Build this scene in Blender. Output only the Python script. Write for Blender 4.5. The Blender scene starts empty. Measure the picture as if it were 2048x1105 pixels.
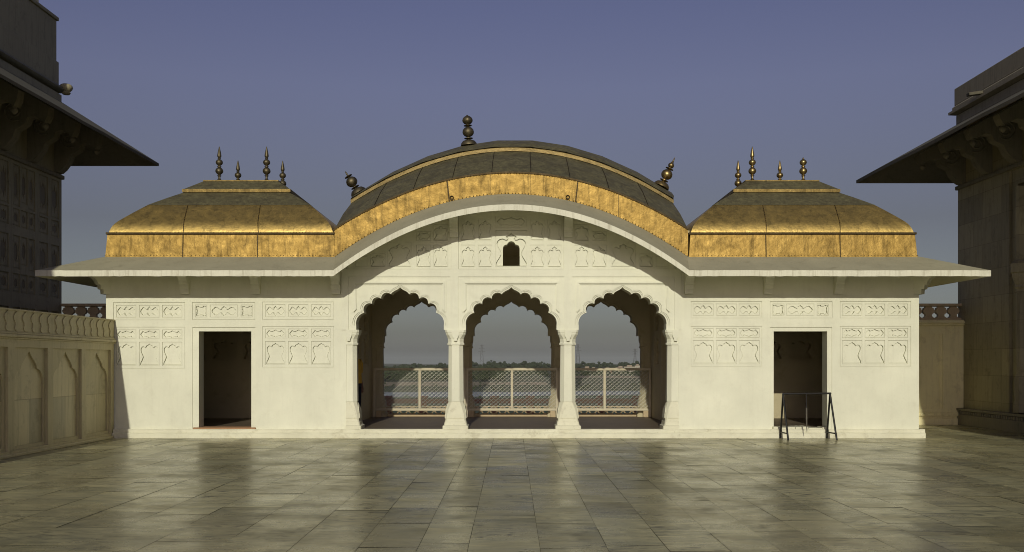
import bpy, bmesh, math, random
from mathutils import Vector, Matrix, geometry
random.seed(7)
R = math.radians
S = bpy.context.scene
COL = S.collection

# ------------------------------------------------------------------ camera, sky, sun, exposure
D = 20.0; EYE = 1.55; FPX = 1948.0; CX = 1022.5; CY = 725.0
cam_d = bpy.data.cameras.new("camera"); cam = bpy.data.objects.new("camera", cam_d); COL.objects.link(cam)
cam.location = (0, -D, EYE); cam.rotation_euler = (R(90), 0, 0)
cam_d.sensor_width = 36; cam_d.lens = FPX / 2048 * 36
cam_d.shift_x = (1024 - CX) / 2048; cam_d.shift_y = (CY - 552.5) / 2048
cam_d.clip_start = .1; cam_d.clip_end = 20000
S.camera = cam
SUN_DIR = Vector((.05, 1, -.37)).normalized()
el = math.asin(-SUN_DIR.z)
w = bpy.data.worlds.new("World"); S.world = w; w.use_nodes = True
nt = w.node_tree; nt.nodes.clear()
sky = nt.nodes.new('ShaderNodeTexSky'); sky.sky_type = 'NISHITA'; sky.sun_disc = False
sky.sun_elevation = el; sky.sun_rotation = math.pi + .05
sky.altitude = 100; sky.air_density = 1.0; sky.dust_density = 2.0; sky.ozone_density = 2.0
hsv = nt.nodes.new('ShaderNodeHueSaturation'); hsv.inputs['Saturation'].default_value = .62
tint = nt.nodes.new('ShaderNodeMix'); tint.data_type = 'RGBA'; tint.blend_type = 'MULTIPLY'
tint.inputs[0].default_value = 1; tint.inputs[7].default_value = (1.0, .89, .97, 1)
bg = nt.nodes.new('ShaderNodeBackground'); bg.inputs[1].default_value = .05
wo = nt.nodes.new('ShaderNodeOutputWorld')
nt.links.new(sky.outputs[0], hsv.inputs['Color']); nt.links.new(hsv.outputs[0], tint.inputs[6])
tc = nt.nodes.new('ShaderNodeTexCoord'); sz = nt.nodes.new('ShaderNodeSeparateXYZ'); nt.links.new(tc.outputs['Generated'], sz.inputs[0])
gr = nt.nodes.new('ShaderNodeValToRGB'); e = gr.color_ramp.elements               # smog layer near the horizon, clearer blue above
for q, (p_, c_) in enumerate(((0, (2.1, 2.4, 2.4)), (.012, (1.30, 1.44, 1.42)), (.03, (.96, 1.06, 1.0)), (.137, (.68, .69, .68)), (.27, (.86, .88, 1.05)), (.34, (.80, .84, 1.10)), (1, (.8, .84, 1.05)))):
    el_ = e[q] if q < 2 else e.new(p_)
    el_.position = p_; el_.color = (*c_, 1)
t2 = nt.nodes.new('ShaderNodeMix'); t2.data_type = 'RGBA'; t2.blend_type = 'MULTIPLY'; t2.inputs[0].default_value = 1
nt.links.new(sz.outputs[2], gr.inputs[0]); nt.links.new(gr.outputs[0], t2.inputs[7]); nt.links.new(tint.outputs[2], t2.inputs[6])
nt.links.new(t2.outputs[2], bg.inputs[0]); nt.links.new(bg.outputs[0], wo.inputs[0])
sl = bpy.data.lights.new("sun", 'SUN'); sl.energy = 2.6; sl.angle = R(.5); sl.color = (1, .96, .79)
so = bpy.data.objects.new("sun", sl); COL.objects.link(so)
so.rotation_euler = SUN_DIR.to_track_quat('-Z', 'Y').to_euler(); so.location = (-5, -60, 40)
S.view_settings.view_transform = 'Standard'; S.view_settings.look = 'None'
S.view_settings.exposure = 0; S.view_settings.gamma = 1; S.view_settings.use_curve_mapping = False
S.render.engine = 'CYCLES'
S.cycles.pixel_filter_type = 'BLACKMAN_HARRIS'; S.cycles.filter_width = 1.0

def PX(px, y=0.0): return (px - CX) * (D + y) / FPX       # measured photo columns -> metres at distance y
def PZ(py, y=0.0): return EYE + (CY - py) * (D + y) / FPX

# ------------------------------------------------------------------ materials
def mat(name):
    m = bpy.data.materials.new(name); m.use_nodes = True
    n = m.node_tree.nodes; l = m.node_tree.links
    return m, n, l, n['Principled BSDF']
def N(n, t, **kw):
    x = n.new(t)
    for k, v in kw.items():
        if k.startswith('i_'):
            key = k[2:]; key = int(key) if key.isdigit() else key
            x.inputs[key].default_value = v
        else: setattr(x, k, v)
    return x
def pos(n, l, scale=(1, 1, 1), rot=(0, 0, 0)):
    g = n.new('ShaderNodeNewGeometry'); mp = n.new('ShaderNodeMapping')
    mp.inputs['Scale'].default_value = scale; mp.inputs['Rotation'].default_value = rot
    l.new(g.outputs['Position'], mp.inputs[0]); return mp.outputs[0]
def noise(n, l, vec, scale, detail=5, rough=.6, dist=0):
    x = N(n, 'ShaderNodeTexNoise'); x.inputs['Scale'].default_value = scale
    x.inputs['Detail'].default_value = detail; x.inputs['Roughness'].default_value = rough
    x.inputs['Distortion'].default_value = dist
    l.new(vec, x.inputs['Vector']); return x.outputs['Fac']
def ramp(n, l, fac, stops):
    r = n.new('ShaderNodeValToRGB'); e = r.color_ramp.elements
    while len(e) < len(stops): e.new(.5)
    for i, (p, c) in enumerate(stops):
        e[i].position = p; e[i].color = (c, c, c, 1) if isinstance(c, (int, float)) else (*c, 1)
    l.new(fac, r.inputs[0]); return r.outputs[0]
def mix(n, l, fac, a, b, mode='MIX'):
    x = n.new('ShaderNodeMix'); x.data_type = 'RGBA'; x.blend_type = mode
    for sock, v in ((x.inputs[0], fac), (x.inputs[6], a), (x.inputs[7], b)):
        if isinstance(v, (int, float)): sock.default_value = v
        elif isinstance(v, tuple): sock.default_value = (*v, 1)
        else: l.new(v, sock)
    return x.outputs[2]
def bump(n, l, h, bsdf, strength=.3, dist=.01):
    b = n.new('ShaderNodeBump'); b.inputs['Strength'].default_value = strength; b.inputs['Distance'].default_value = dist
    l.new(h, b.inputs['Height']); l.new(b.outputs[0], bsdf.inputs['Normal'])

def stone_mat(name, base, dark, rough=.7, big=.9, stain=.35, streak=0.0, bstr=.25, slab=None, spots=.0):
    m, n, l, b = mat(name)
    p = pos(n, l)
    a = ramp(n, l, noise(n, l, p, big, 6, .65), [(.32, 0), (.72, 1)])
    c = mix(n, l, a, tuple(x * .88 for x in base), tuple(min(1, x * 1.06) for x in base))
    f = ramp(n, l, noise(n, l, p, 3.3, 8, .72, .4), [(.54, 0), (.8, stain)])
    c = mix(n, l, f, c, dark)
    if streak:
        ps = pos(n, l, (9, 9, .7)); s = ramp(n, l, noise(n, l, ps, 1.6, 6, .7), [(.5, 0), (.75, streak)])
        c = mix(n, l, s, c, dark)
    if slab:
        br = n.new('ShaderNodeTexBrick'); br.inputs['Scale'].default_value = 1
        br.inputs['Brick Width'].default_value = slab[0]; br.inputs['Row Height'].default_value = slab[1]
        br.inputs['Mortar Size'].default_value = .006; br.inputs['Mortar Smooth'].default_value = .1
        br.inputs['Color1'].default_value = (.7, .7, .68, 1); br.inputs['Color2'].default_value = (1.12, 1.1, 1.02, 1)
        br.inputs['Mortar'].default_value = (.55, .52, .46, 1)
        g_ = n.new('ShaderNodeNewGeometry'); sx_ = n.new('ShaderNodeSeparateXYZ'); cx_ = n.new('ShaderNodeCombineXYZ'); l.new(g_.outputs['Position'], sx_.inputs[0]); l.new(sx_.outputs[1], cx_.inputs[0]); l.new(sx_.outputs[2], cx_.inputs[1]); l.new(sx_.outputs[0], cx_.inputs[2]); l.new(cx_.outputs[0], br.inputs['Vector'])
        c = mix(n, l, .85, c, br.outputs['Color'], 'MULTIPLY')
    if spots:
        sp = ramp(n, l, noise(n, l, p, 26, 3, .6), [(.66, 0), (.74, spots)])
        c = mix(n, l, sp, c, dark)
    l.new(c, b.inputs['Base Color']); b.inputs['Roughness'].default_value = rough
    h = noise(n, l, p, 22, 8, .7)
    bump(n, l, h, b, bstr, .006)
    return m
MT = {}
MT['plaster'] = stone_mat('cream_plaster', (.705, .70, .565), (.44, .41, .31), .72, .8, .30, .14, .3, None, .3)
MT['eave_top'] = stone_mat('weathered_plaster', (.36, .335, .225), (.18, .16, .10), .85, 1.6, .7, .0, .5, None, .5)
MT['eave_edge'] = stone_mat('stained_plaster', (.68, .66, .53), (.33, .30, .21), .8, 1.4, .5, .75, .4)
MT['soffit'] = stone_mat('soffit_plaster', (.72, .69, .50), (.46, .42, .28), .8, 1, .3)
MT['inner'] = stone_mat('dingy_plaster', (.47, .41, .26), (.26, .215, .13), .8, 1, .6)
MT['base'] = stone_mat('plinth_plaster', (.68, .66, .51), (.34, .30, .20), .75, 1.8, .85, .0, .6, None, .5)
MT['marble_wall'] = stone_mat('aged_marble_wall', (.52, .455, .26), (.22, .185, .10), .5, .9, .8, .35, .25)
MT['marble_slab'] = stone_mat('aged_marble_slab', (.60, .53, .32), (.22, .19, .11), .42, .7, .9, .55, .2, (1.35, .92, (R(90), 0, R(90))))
MT['pale_marble'] = stone_mat('pale_marble', (.80, .73, .42), (.38, .32, .16), .55, .9, .7, .3, .25)
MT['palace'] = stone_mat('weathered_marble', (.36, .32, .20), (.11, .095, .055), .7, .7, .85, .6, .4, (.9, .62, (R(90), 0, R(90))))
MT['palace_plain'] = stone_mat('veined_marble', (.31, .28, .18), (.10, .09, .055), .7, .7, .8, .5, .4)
MT['eave_black'] = stone_mat('near_black_stone', (.10, .09, .06), (.04, .035, .025), .9, .9, .8, .4, .5)  # nearly black stone tone for the palace eave slabs and rain spout
MT['palace_dark'] = stone_mat('dark_stone', (.22, .20, .145), (.06, .055, .04), .85, .9, .8, .4, .5)  # darker stone tone for palace eave undersides, brackets and mouldings
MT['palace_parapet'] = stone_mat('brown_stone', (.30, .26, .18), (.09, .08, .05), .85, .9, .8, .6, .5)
MT['panel_inlay'] = stone_mat('inlaid_marble', (.17, .14, .08), (.06, .045, .025), .6, 3, .9, .3, .3)
MT['redstone'] = stone_mat('red_sandstone', (.36, .17, .10), (.14, .07, .05), .85, 1.2, .8, .3, .5)
MT['tanstone'] = stone_mat('tan_sandstone', (.46, .36, .22), (.22, .16, .09), .8, 2, .7, .2, .5)
MT['wood'] = stone_mat('dark_floor', (.15, .115, .075), (.055, .042, .027), .6, 3, .7, 0, .4)
MT['rust'] = stone_mat('red_sill_stone', (.36, .20, .10), (.20, .12, .07), .8, 3, .8, 0, .5)
MT['paint'] = stone_mat('cream_paint', (.52, .46, .32), (.30, .22, .13), .5, 2, .6, 0, .15)
MT['wire'] = stone_mat('pale_wire', (.56, .54, .45), (.5, .45, .36), .45, 2, .3, 0, .05)

def gold_mat(name, base, dirt, rough, dlo, dhi, dent=.35, metal=.92):
    m, n, l, b = mat(name)
    p = pos(n, l)
    ps = pos(n, l, (8, 8, 1.1))
    st = ramp(n, l, noise(n, l, ps, 1.3, 8, .72, .3), [(dlo, 0), (dhi, 1)])
    bl = ramp(n, l, noise(n, l, p, 2.2, 8, .7, .6), [(dlo + .02, 0), (dhi + .02, 1)])
    va = ramp(n, l, noise(n, l, p, 1.1, 4, .6), [(.3, 0), (.7, 1)])
    c = mix(n, l, va, tuple(x * .9 for x in base), tuple(min(1, x * 1.08) for x in base))
    c = mix(n, l, st, c, dirt); c = mix(n, l, bl, c, dirt)
    l.new(c, b.inputs['Base Color'])
    b.inputs['Metallic'].default_value = metal
    rr = ramp(n, l, noise(n, l, p, 6, 6, .7), [(.3, rough - .08), (.7, rough + .12)])
    l.new(rr, b.inputs['Roughness'])
    h = noise(n, l, p, 5.5, 5, .6)
    h2 = noise(n, l, p, 30, 4, .6)
    a = n.new('ShaderNodeMath'); a.operation = 'MULTIPLY_ADD'; a.inputs[1].default_value = .18
    l.new(h2, a.inputs[0]); l.new(h, a.inputs[2])
    bump(n, l, a.outputs[0], b, dent, .05)
    return m
MT['gold'] = gold_mat('gilded_copper', (.62, .44, .14), (.13, .092, .038), .46, .54, .82, .22)
MT['gold_sheet'] = gold_mat('stained_gilt_sheet', (.40, .265, .078), (.10, .065, .022), .60, .49, .74)
MT['gold_dull'] = gold_mat('tarnished_copper', (.185, .165, .082), (.09, .078, .042), .58, .42, .66, .25, .4)
MT['gold_bright'] = gold_mat('bright_gilt_strip', (.44, .33, .14), (.14, .10, .05), .55, .6, .85)
MT['bronze'] = gold_mat('dark_bronze', (.15, .125, .075), (.05, .045, .03), .55, .5, .75, .1)
MT['brass'] = gold_mat('old_brass', (.32, .235, .10), (.08, .06, .03), .38, .52, .75, .1)
MT['gold_ledge'] = gold_mat('dull_gilt_ledge', (.24, .17, .06), (.09, .065, .03), .6, .5, .75)
MT['rivet'] = gold_mat('rivet_metal', (.07, .05, .025), (.04, .03, .02), .6, .5, .75, .1)

def plain(name, col, rough=.6, metal=0):
    m, n, l, b = mat(name)
    p = pos(n, l)
    f = ramp(n, l, noise(n, l, p, 9, 5, .6), [(.35, 0), (.7, 1)])
    c = mix(n, l, f, tuple(x * .82 for x in col), tuple(min(1, x * 1.12) for x in col))
    l.new(c, b.inputs['Base Color']); b.inputs['Roughness'].default_value = rough; b.inputs['Metallic'].default_value = metal
    return m
MT['iron'] = plain('black_iron', (.012, .012, .011), .45, .3)
MT['iron_worn'] = plain('worn_iron', (.12, .11, .09), .5, .4)
MT['skin'] = plain('skin', (.22, .12, .075), .55)
MT['hair'] = plain('black_hair', (.012, .010, .009), .5)
MT['shirt'] = plain('yellow_cotton', (.55, .34, .04), .85)
MT['navy'] = plain('navy_cloth', (.012, .014, .028), .85)
MT['leaf'] = plain('far_foliage', (.028, .040, .014), .9)
MT['leaf2'] = plain('near_foliage', (.032, .048, .014), .9)
MT['sand'] = stone_mat('river_sand', (.24, .20, .13), (.08, .09, .045), .9, .012, .6)
MT['house_white'] = plain('whitewash', (.36, .33, .26), .8)
MT['house_pink'] = plain('brick_red', (.20, .11, .075), .85)
MT['roof'] = plain('roof_slab', (.30, .24, .18), .85)
MT['steel'] = plain('grey_steel', (.07, .07, .07), .6, .3)

def floor_mat():
    m, n, l, b = mat('polished_marble_floor')
    at = n.new('ShaderNodeAttribute'); at.attribute_name = 'tile'
    sep = n.new('ShaderNodeSeparateColor'); l.new(at.outputs['Color'], sep.inputs[0])
    g = n.new('ShaderNodeNewGeometry')
    off = n.new('ShaderNodeVectorMath'); off.operation = 'MULTIPLY_ADD'
    l.new(at.outputs['Color'], off.inputs[0]); off.inputs[1].default_value = (37, 53, 71); l.new(g.outputs['Position'], off.inputs[2])
    mp = n.new('ShaderNodeMapping'); l.new(off.outputs[0], mp.inputs[0]); mp.inputs['Scale'].default_value = (.55, 1.6, 1)
    rz = n.new('ShaderNodeMath'); rz.operation = 'MULTIPLY_ADD'; rz.inputs[1].default_value = 1.3; rz.inputs[2].default_value = -.65
    l.new(sep.outputs[1], rz.inputs[0]); cb = n.new('ShaderNodeCombineXYZ'); l.new(rz.outputs[0], cb.inputs[2]); l.new(cb.outputs[0], mp.inputs['Rotation'])
    v = mp.outputs[0]
    vein = ramp(n, l, noise(n, l, v, 2.0, 9, .66, 1.2), [(.36, 0), (.50, .5), (.66, 1)])
    c = mix(n, l, vein, (.50, .46, .26), (.25, .25, .16))
    w2 = ramp(n, l, noise(n, l, v, 3.6, 7, .62, 3.2), [(.51, 0), (.58, .6), (.66, 1)])
    ws = n.new('ShaderNodeMath'); ws.operation = 'MULTIPLY'; l.new(w2, ws.inputs[0])
    wm = ramp(n, l, sep.outputs[2], [(.25, .15), (.9, 1)]); l.new(wm, ws.inputs[1])
    c = mix(n, l, ws.outputs[0], c, (.065, .07, .06))
    tv = ramp(n, l, sep.outputs[0], [(0, .68), (.45, .95), (.8, 1.05), (1, 1.26)])
    c = mix(n, l, 1.0, c, tv, 'MULTIPLY')
    p = pos(n, l)
    gr = ramp(n, l, noise(n, l, p, .45, 6, .65), [(.35, 0), (.75, .5)])
    c = mix(n, l, gr, c, (.29, .245, .13))
    l.new(c, b.inputs['Base Color'])
    rr = ramp(n, l, noise(n, l, p, 1.3, 7, .7), [(.3, .20), (.5, .30), (.7, .52)])
    l.new(rr, b.inputs['Roughness'])
    b.inputs['IOR'].default_value = 1.33
    h = noise(n, l, p, 3.5, 6, .6)
    bump(n, l, h, b, .06, .02)
    return m
MT['floor'] = floor_mat()
MT['grout'] = plain('floor_joint', (.11, .10, .06), .9)

def ground_mat():
    m, n, l, b = mat('river_plain')
    p = pos(n, l, (.0016, .006, 1))
    f = noise(n, l, p, 1.0, 8, .65, .6)
    c = ramp(n, l, f, [(.34, (.020, .030, .010)), (.50, (.036, .055, .015)), (.62, (.060, .072, .026)), (.74, (.17, .145, .085))])
    p2 = pos(n, l, (.02, .06, 1))
    s = ramp(n, l, noise(n, l, p2, 1, 6, .7), [(.5, 0), (.7, .7)])
    c = mix(n, l, s, c, (.035, .05, .02))
    l.new(c, b.inputs['Base Color']); b.inputs['Roughness'].default_value = .95
    return m
MT['ground'] = ground_mat()
m, n, l, b = mat('river_water'); MT['water'] = m
b.inputs['Base Color'].default_value = (.10, .11, .11, 1); b.inputs['Roughness'].default_value = .18
bump(n, l, noise(n, l, pos(n, l, (.3, 1, 1)), .6, 5, .6), b, .2, .3)

# ------------------------------------------------------------------ mesh builder
class MB:
    def __init__(s): s.v = []; s.f = []; s.m = []; s.a = []
    def face(s, pts, mi=0):
        i = len(s.v); s.v += [tuple(p) for p in pts]; s.f.append(tuple(range(i, i + len(pts)))); s.m.append(mi)
    def mesh(s, vs, fs, mi=0):
        i = len(s.v); s.v += [tuple(p) for p in vs]
        for f in fs: s.f.append(tuple(i + k for k in f)); s.m.append(mi)
    def box(s, x0, x1, y0, y1, z0, z1, mi=0):
        vs = [(x, y, z) for z in (z0, z1) for y in (y0, y1) for x in (x0, x1)]
        s.mesh(vs, [(0, 2, 3, 1), (4, 5, 7, 6), (0, 1, 5, 4), (2, 6, 7, 3), (0, 4, 6, 2), (1, 3, 7, 5)], mi)
    def beam(s, a, b, wx, wz=None, mi=0):
        a = Vector(a); b = Vector(b); d = (b - a).normalized(); wz = wz or wx
        up = Vector((0, 0, 1)) if abs(d.z) < .95 else Vector((0, 1, 0))
        sx = d.cross(up).normalized() * wx / 2; sz = d.cross(sx).normalized() * wz / 2
        vs = [p + i * sx + j * sz for p in (a, b) for i, j in ((-1, -1), (1, -1), (1, 1), (-1, 1))]
        s.mesh(vs, [(0, 3, 2, 1), (4, 5, 6, 7)] + [(k, (k + 1) % 4, 4 + (k + 1) % 4, 4 + k) for k in range(4)], mi)
    def tube(s, pts, r, n=8, mi=0):
        rings = []
        for i, p in enumerate(pts):
            p = Vector(p); d = (Vector(pts[min(i + 1, len(pts) - 1)]) - Vector(pts[max(i - 1, 0)])).normalized()
            up = Vector((0, 0, 1)) if abs(d.z) < .95 else Vector((1, 0, 0))
            a = d.cross(up).normalized(); c = d.cross(a)
            rr = r[i] if isinstance(r, (list, tuple)) else r
            rings.append([p + rr * (math.cos(t) * a + math.sin(t) * c) for t in [k * 2 * math.pi / n for k in range(n)]])
        s.loft(rings, mi=mi)
    def loft(s, rings, closed=True, caps=True, mi=0):
        n = len(rings[0]); vs = [p for r in rings for p in r]; fs = []
        for i in range(len(rings) - 1):
            for k in range(n if closed else n - 1):
                fs.append((i * n + k, i * n + (k + 1) % n, (i + 1) * n + (k + 1) % n, (i + 1) * n + k))
        if caps and closed:
            fs.append(tuple(reversed(range(n)))); fs.append(tuple(range((len(rings) - 1) * n, len(rings) * n)))
        s.mesh(vs, fs, mi)
    def lathe(s, prof, M=None, n=16, mi=0):
        M = M or Matrix()
        rings = [[M @ Vector((r * math.cos(t), r * math.sin(t), z)) for t in [k * 2 * math.pi / n for k in range(n)]] for r, z in prof]
        s.loft(rings, mi=mi)
    def fill(s, outer, holes, P, d, mi=0):
        pts = [Vector(p) for p in outer]; edges = [(i, (i + 1) % len(outer)) for i in range(len(outer))]
        for h in holes:
            o = len(pts); pts += [Vector(p) for p in h]; edges += [(o + i, o + (i + 1) % len(h)) for i in range(len(h))]
        vs, _, fs, *_ = geometry.delaunay_2d_cdt(pts, edges, [], 0, 1e-6)
        out = []
        for f in fs:
            c = sum((vs[i] for i in f), Vector((0, 0))) / len(f)
            if pip(c, outer) and not any(pip(c, h) for h in holes): out.append(f)
        s.mesh([P(v.x, v.y, d) for v in vs], out, mi)
    def rim(s, poly, P, d0, d1, mi=0, closed=True):
        n = len(poly)
        for i in range(n if closed else n - 1):
            a, b = poly[i], poly[(i + 1) % n]
            s.face([P(*a, d0), P(*b, d0), P(*b, d1), P(*a, d1)], mi)
    def plate(s, outer, P, d0, d1, holes=(), mi=0):
        s.fill(outer, holes, P, d0, mi); s.fill(outer, holes, P, d1, mi)
        s.rim(outer, P, d0, d1, mi)
        for h in holes: s.rim(h, P, d0, d1, mi)
    def build(s, name, mats, parent=None, smooth=None, bevel=None, recalc=True):
        me = bpy.data.meshes.new(name); me.from_pydata(s.v, [], s.f)
        for x in (mats if isinstance(mats, (list, tuple)) else [mats]): me.materials.append(MT[x])
        for p, k in zip(me.polygons, s.m): p.material_index = k
        if recalc or smooth:
            bm = bmesh.new(); bm.from_mesh(me)
            if smooth: bmesh.ops.remove_doubles(bm, verts=bm.verts, dist=1e-5)
            bmesh.ops.recalc_face_normals(bm, faces=bm.faces)
            bm.to_mesh(me); bm.free()
        if smooth:
            for p in me.polygons: p.use_smooth = True
            me.set_sharp_from_angle(angle=R(smooth))
        o = bpy.data.objects.new(name, me); COL.objects.link(o)
        if bevel:
            mo = o.modifiers.new('soft_edges', 'BEVEL'); mo.width = bevel; mo.segments = 2; mo.limit_method = 'ANGLE'; mo.angle_limit = R(40)
        if parent: o.parent = parent
        return o
def pip(p, poly):
    x, y = p[0], p[1]; c = False; n = len(poly); j = n - 1
    for i in range(n):
        xi, yi = poly[i]; xj, yj = poly[j]
        if (yi > y) != (yj > y) and x < (xj - xi) * (y - yi) / (yj - yi) + xi: c = not c
        j = i
    return c
def thing(name, label, cat, loc=(0, 0, 0), group=None):
    o = bpy.data.objects.new(name, None); COL.objects.link(o); o.location = loc; o.empty_display_size = .2
    return tag(o, label, cat, group)
def tag(o, label, cat, group=None):
    o['label'] = label; o['category'] = cat
    if group: o['group'] = group
    return o
def structure(o, kind='structure'): o['kind'] = kind; return o
def clone(o, name=None):
    c = o.copy(); COL.objects.link(c); return c
def copy_tree(o, parent=None):
    c = o.copy(); COL.objects.link(c)
    if parent: c.parent = parent
    for ch in list(o.children): copy_tree(ch, c)
    return c
def rect(x0, x1, z0, z1): return [(x0, z0), (x1, z0), (x1, z1), (x0, z1)]
def arc(p, q, sag, n=6):
    """points from p to q bulging by sag to the left of p->q"""
    p = Vector(p); q = Vector(q); c = (q - p); L = c.length; nrm = Vector((-c.y, c.x)) / L
    r = (L * L / 4 + sag * sag) / (2 * sag); o = (p + q) / 2 + nrm * (sag - r)
    a0 = math.atan2(p.y - o.y, p.x - o.x); a1 = math.atan2(q.y - o.y, q.x - o.x)
    while a1 > a0: a1 -= 2 * math.pi
    return [tuple(o + abs(r) * Vector((math.cos(a0 + (a1 - a0) * i / n), math.sin(a0 + (a1 - a0) * i / n)))) for i in range(n + 1)]
XZ = lambda u, v, d: (u, d, v)                              # facade facing the camera

# carved shapes, normalised to -1..1 x 0..1
def mirror_v(half): return half + [(-x, z) for x, z in reversed(half) if abs(x) > 1e-6]
VASE = mirror_v([(0, 1), (.08, .965), (.2, .93), (.33, .905), (.36, .875), (.25, .862), (.22, .835), (.28, .795), (.40, .80), (.55, .835), (.75, .82), (.90, .76), (.96, .69), (.91, .60), (.79, .50), (.70, .42), (.68, .36), (.76, .28), (.90, .18), (1, .10), (1, 0)])
WIDE = mirror_v([(0, 1), (.09, .955), (.20, .925), (.34, .905), (.36, .865), (.43, .825), (.50, .83), (.58, .865), (.78, .86), (.92, .79), (.96, .71), (.91, .60), (.79, .50), (.71, .40), (.72, .34), (.80, .30), (.80, .25), (.92, .18), (.99, .11), (1.0, .02)])
def quad_sym(q): 
    h = q + [(x, -z) for x, z in reversed(q) if abs(z) > 1e-6]
    h2 = [(-x, z) for x, z in reversed(h) if abs(x) > 1e-6]
    return h + h2
FISH = quad_sym([(0, 1), (.10, .72), (.20, .62), (.18, .42), (.26, .34), (.36, .42), (.50, .66), (.64, .80), (.76, .72), (.82, .50), (.93, .34), (1, 0)])
CLOUD = quad_sym([(0, 1), (.16, .74), (.30, .66), (.42, .56), (.52, .52), (.62, .80), (.74, .84), (.78, .62), (.88, .42), (.95, .18), (1, 0)])
CRINK = quad_sym([(0, .78), (.32, .80), (.36, 1), (.60, .96), (.72, .84), (.95, 1), (.98, .62), (.80, .44), (.94, .36), (.80, .20), (.80, 0)])
HEX = quad_sym([(0, .80), (.20, .72), (.45, .95), (.62, .90), (.66, .55), (.85, .3), (1, 0)])
def place(shape, r, quad, ix=.06, iz=.09):
    x0, x1, z0, z1 = r; w = (x1 - x0) / 2; h = z1 - z0; cx = (x0 + x1) / 2
    if quad: return [(cx + x * w * (1 - ix * 1.6), (z0 + z1) / 2 + z * h / 2 * (1 - iz * 2)) for x, z in shape]
    return [(cx + x * w * (1 - ix * 1.6), z0 + h * (.025 + z * (1 - iz))) for x, z in shape]
def inset(poly, d):
    n = len(poly); out = []
    ar = sum(poly[i][0] * poly[(i + 1) % n][1] - poly[(i + 1) % n][0] * poly[i][1] for i in range(n)); sg = 1 if ar > 0 else -1
    for i in range(n):
        p = Vector(poly[i]); e0 = (p - Vector(poly[i - 1])).normalized(); e1 = (Vector(poly[(i + 1) % n]) - p).normalized()
        n0 = Vector((-e0.y, e0.x)) * sg; n1 = Vector((-e1.y, e1.x)) * sg; m_ = n0 + n1
        m_ = n0 if m_.length < .2 else m_.normalized() / max(.55, m_.normalized().dot(n0))
        out.append(tuple(p + m_ * d))
    return out
def groove(mb, poly, P, d, gw, gd, d2):
    """chiselled outline: a narrow channel of width gw along poly, then the face inside at depth d2; returns the inner outline"""
    q = inset(poly, gw)
    mb.rim(poly, P, d, d2 + gd); mb.fill(poly, [q], P, d2 + gd); mb.rim(q, P, d2 + gd, d2)
    return q
def carve(mb, P, d, r, shp, quad, t=.006, c=.026):
    rc = groove(mb, rect(*r), P, d, .007, .012, d + t)
    if shp is None: mb.fill(rc, [], P, d + t); return
    pl = place(shp, r, quad)
    mb.fill(rc, [pl], P, d + t); q = groove(mb, pl, P, d + t, .009, .020, d + t + c); mb.fill(q, [], P, d + t + c)
def relief(mb, P, d, group, tiles, g=.006, t=.006, c=.026):
    """framed group of carved tiles; group polygon at depth d, tiles recessed, cartouches deeper"""
    q = groove(mb, group, P, d, .008, .013, d + g)
    mb.fill(q, [rect(*r) for r, *_ in tiles], P, d + g)
    for r, shp, quad in tiles: carve(mb, P, d + g, r, shp, quad, t, c)

# ------------------------------------------------------------------ ground, terrace, plaza
def build_floor():
    mb = MB(); cols = []
    x = -8.3
    while x < 12.6:
        wdt = random.choice((.42, .5, .56, .6, .62)); y = -21 - random.random()
        while y < 8:
            ln = random.uniform(.7, 1.35); y1 = min(y + ln, 8)
            z = [random.uniform(-.0022, .0022) for _ in range(4)]; g = random.choice((.0015, .002, .003, .004))
            mb.face([(x + g, y + g, z[0]), (x + wdt - g, y + g, z[1]), (x + wdt - g, y1 - g, z[2]), (x + g, y1 - g, z[3])])
            cols.append((random.random(), random.random(), random.random(), 1)); y = y1
        x += wdt
    o = mb.build('plaza_floor', 'floor', recalc=False)
    ca = o.data.color_attributes.new('tile', 'FLOAT_COLOR', 'CORNER')
    for p, c in zip(o.data.polygons, cols):
        for li in p.loop_indices: ca.data[li].color = c
    structure(o)
    mb = MB(); mb.box(-60, 60, -70, 8.0, -22, -.006); structure(mb.build('terrace', 'grout'))
build_floor()
mb = MB()
NX, rows = 40, [9, 60, 200, 400, 600, 800, 1000, 1300, 1600, 2000, 2600, 3400, 5000, 9000]
vs = []; 
for y in rows:
    for i in range(NX + 1):
        x = (i / NX - .5) * (1200 + y * 1.6)
        rise = 0 if y < 1300 else min(1, (y - 1300) / 1200) * (7 + 3 * math.sin(x * .004) + 2 * math.sin(x * .011 + 1))
        vs.append((x, y, -22 + rise))
fs = [(j * (NX + 1) + i, j * (NX + 1) + i + 1, (j + 1) * (NX + 1) + i + 1, (j + 1) * (NX + 1) + i) for j in range(len(rows) - 1) for i in range(NX)]
mb.mesh(vs, fs); mb.mesh([(-9000, -9000, -22.3), (9000, -9000, -22.3), (9000, 9000, -22.3), (-9000, 9000, -22.3)], [(0, 1, 2, 3)])
structure(mb.build('ground', 'ground', recalc=False))
def band(name, m, pts_near, pts_far, z, kind='structure'):
    mb = MB(); n = len(pts_near)
    mb.mesh([(x, y, z) for x, y in pts_near] + [(x, y, z) for x, y in pts_far], [(i, i + 1, n + i + 1, n + i) for i in range(n - 1)])
    o = mb.build(name, m, recalc=False); structure(o, kind); return o
def wob(x, y, a, f, ph): return y + a * math.sin(x * f + ph) + a * .4 * math.sin(x * f * 3.1 + ph * 2)
XS = [-420 + 20 * i for i in range(43)]
band('river', 'water', [(x, wob(x, 640 + (.35 * max(0, x)), 12, .02, .5)) for x in XS], [(x, wob(x, 735 + .5 * max(0, x) - .18 * max(0, x - 40), 14, .017, 2)) for x in XS], -21.75)
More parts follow.
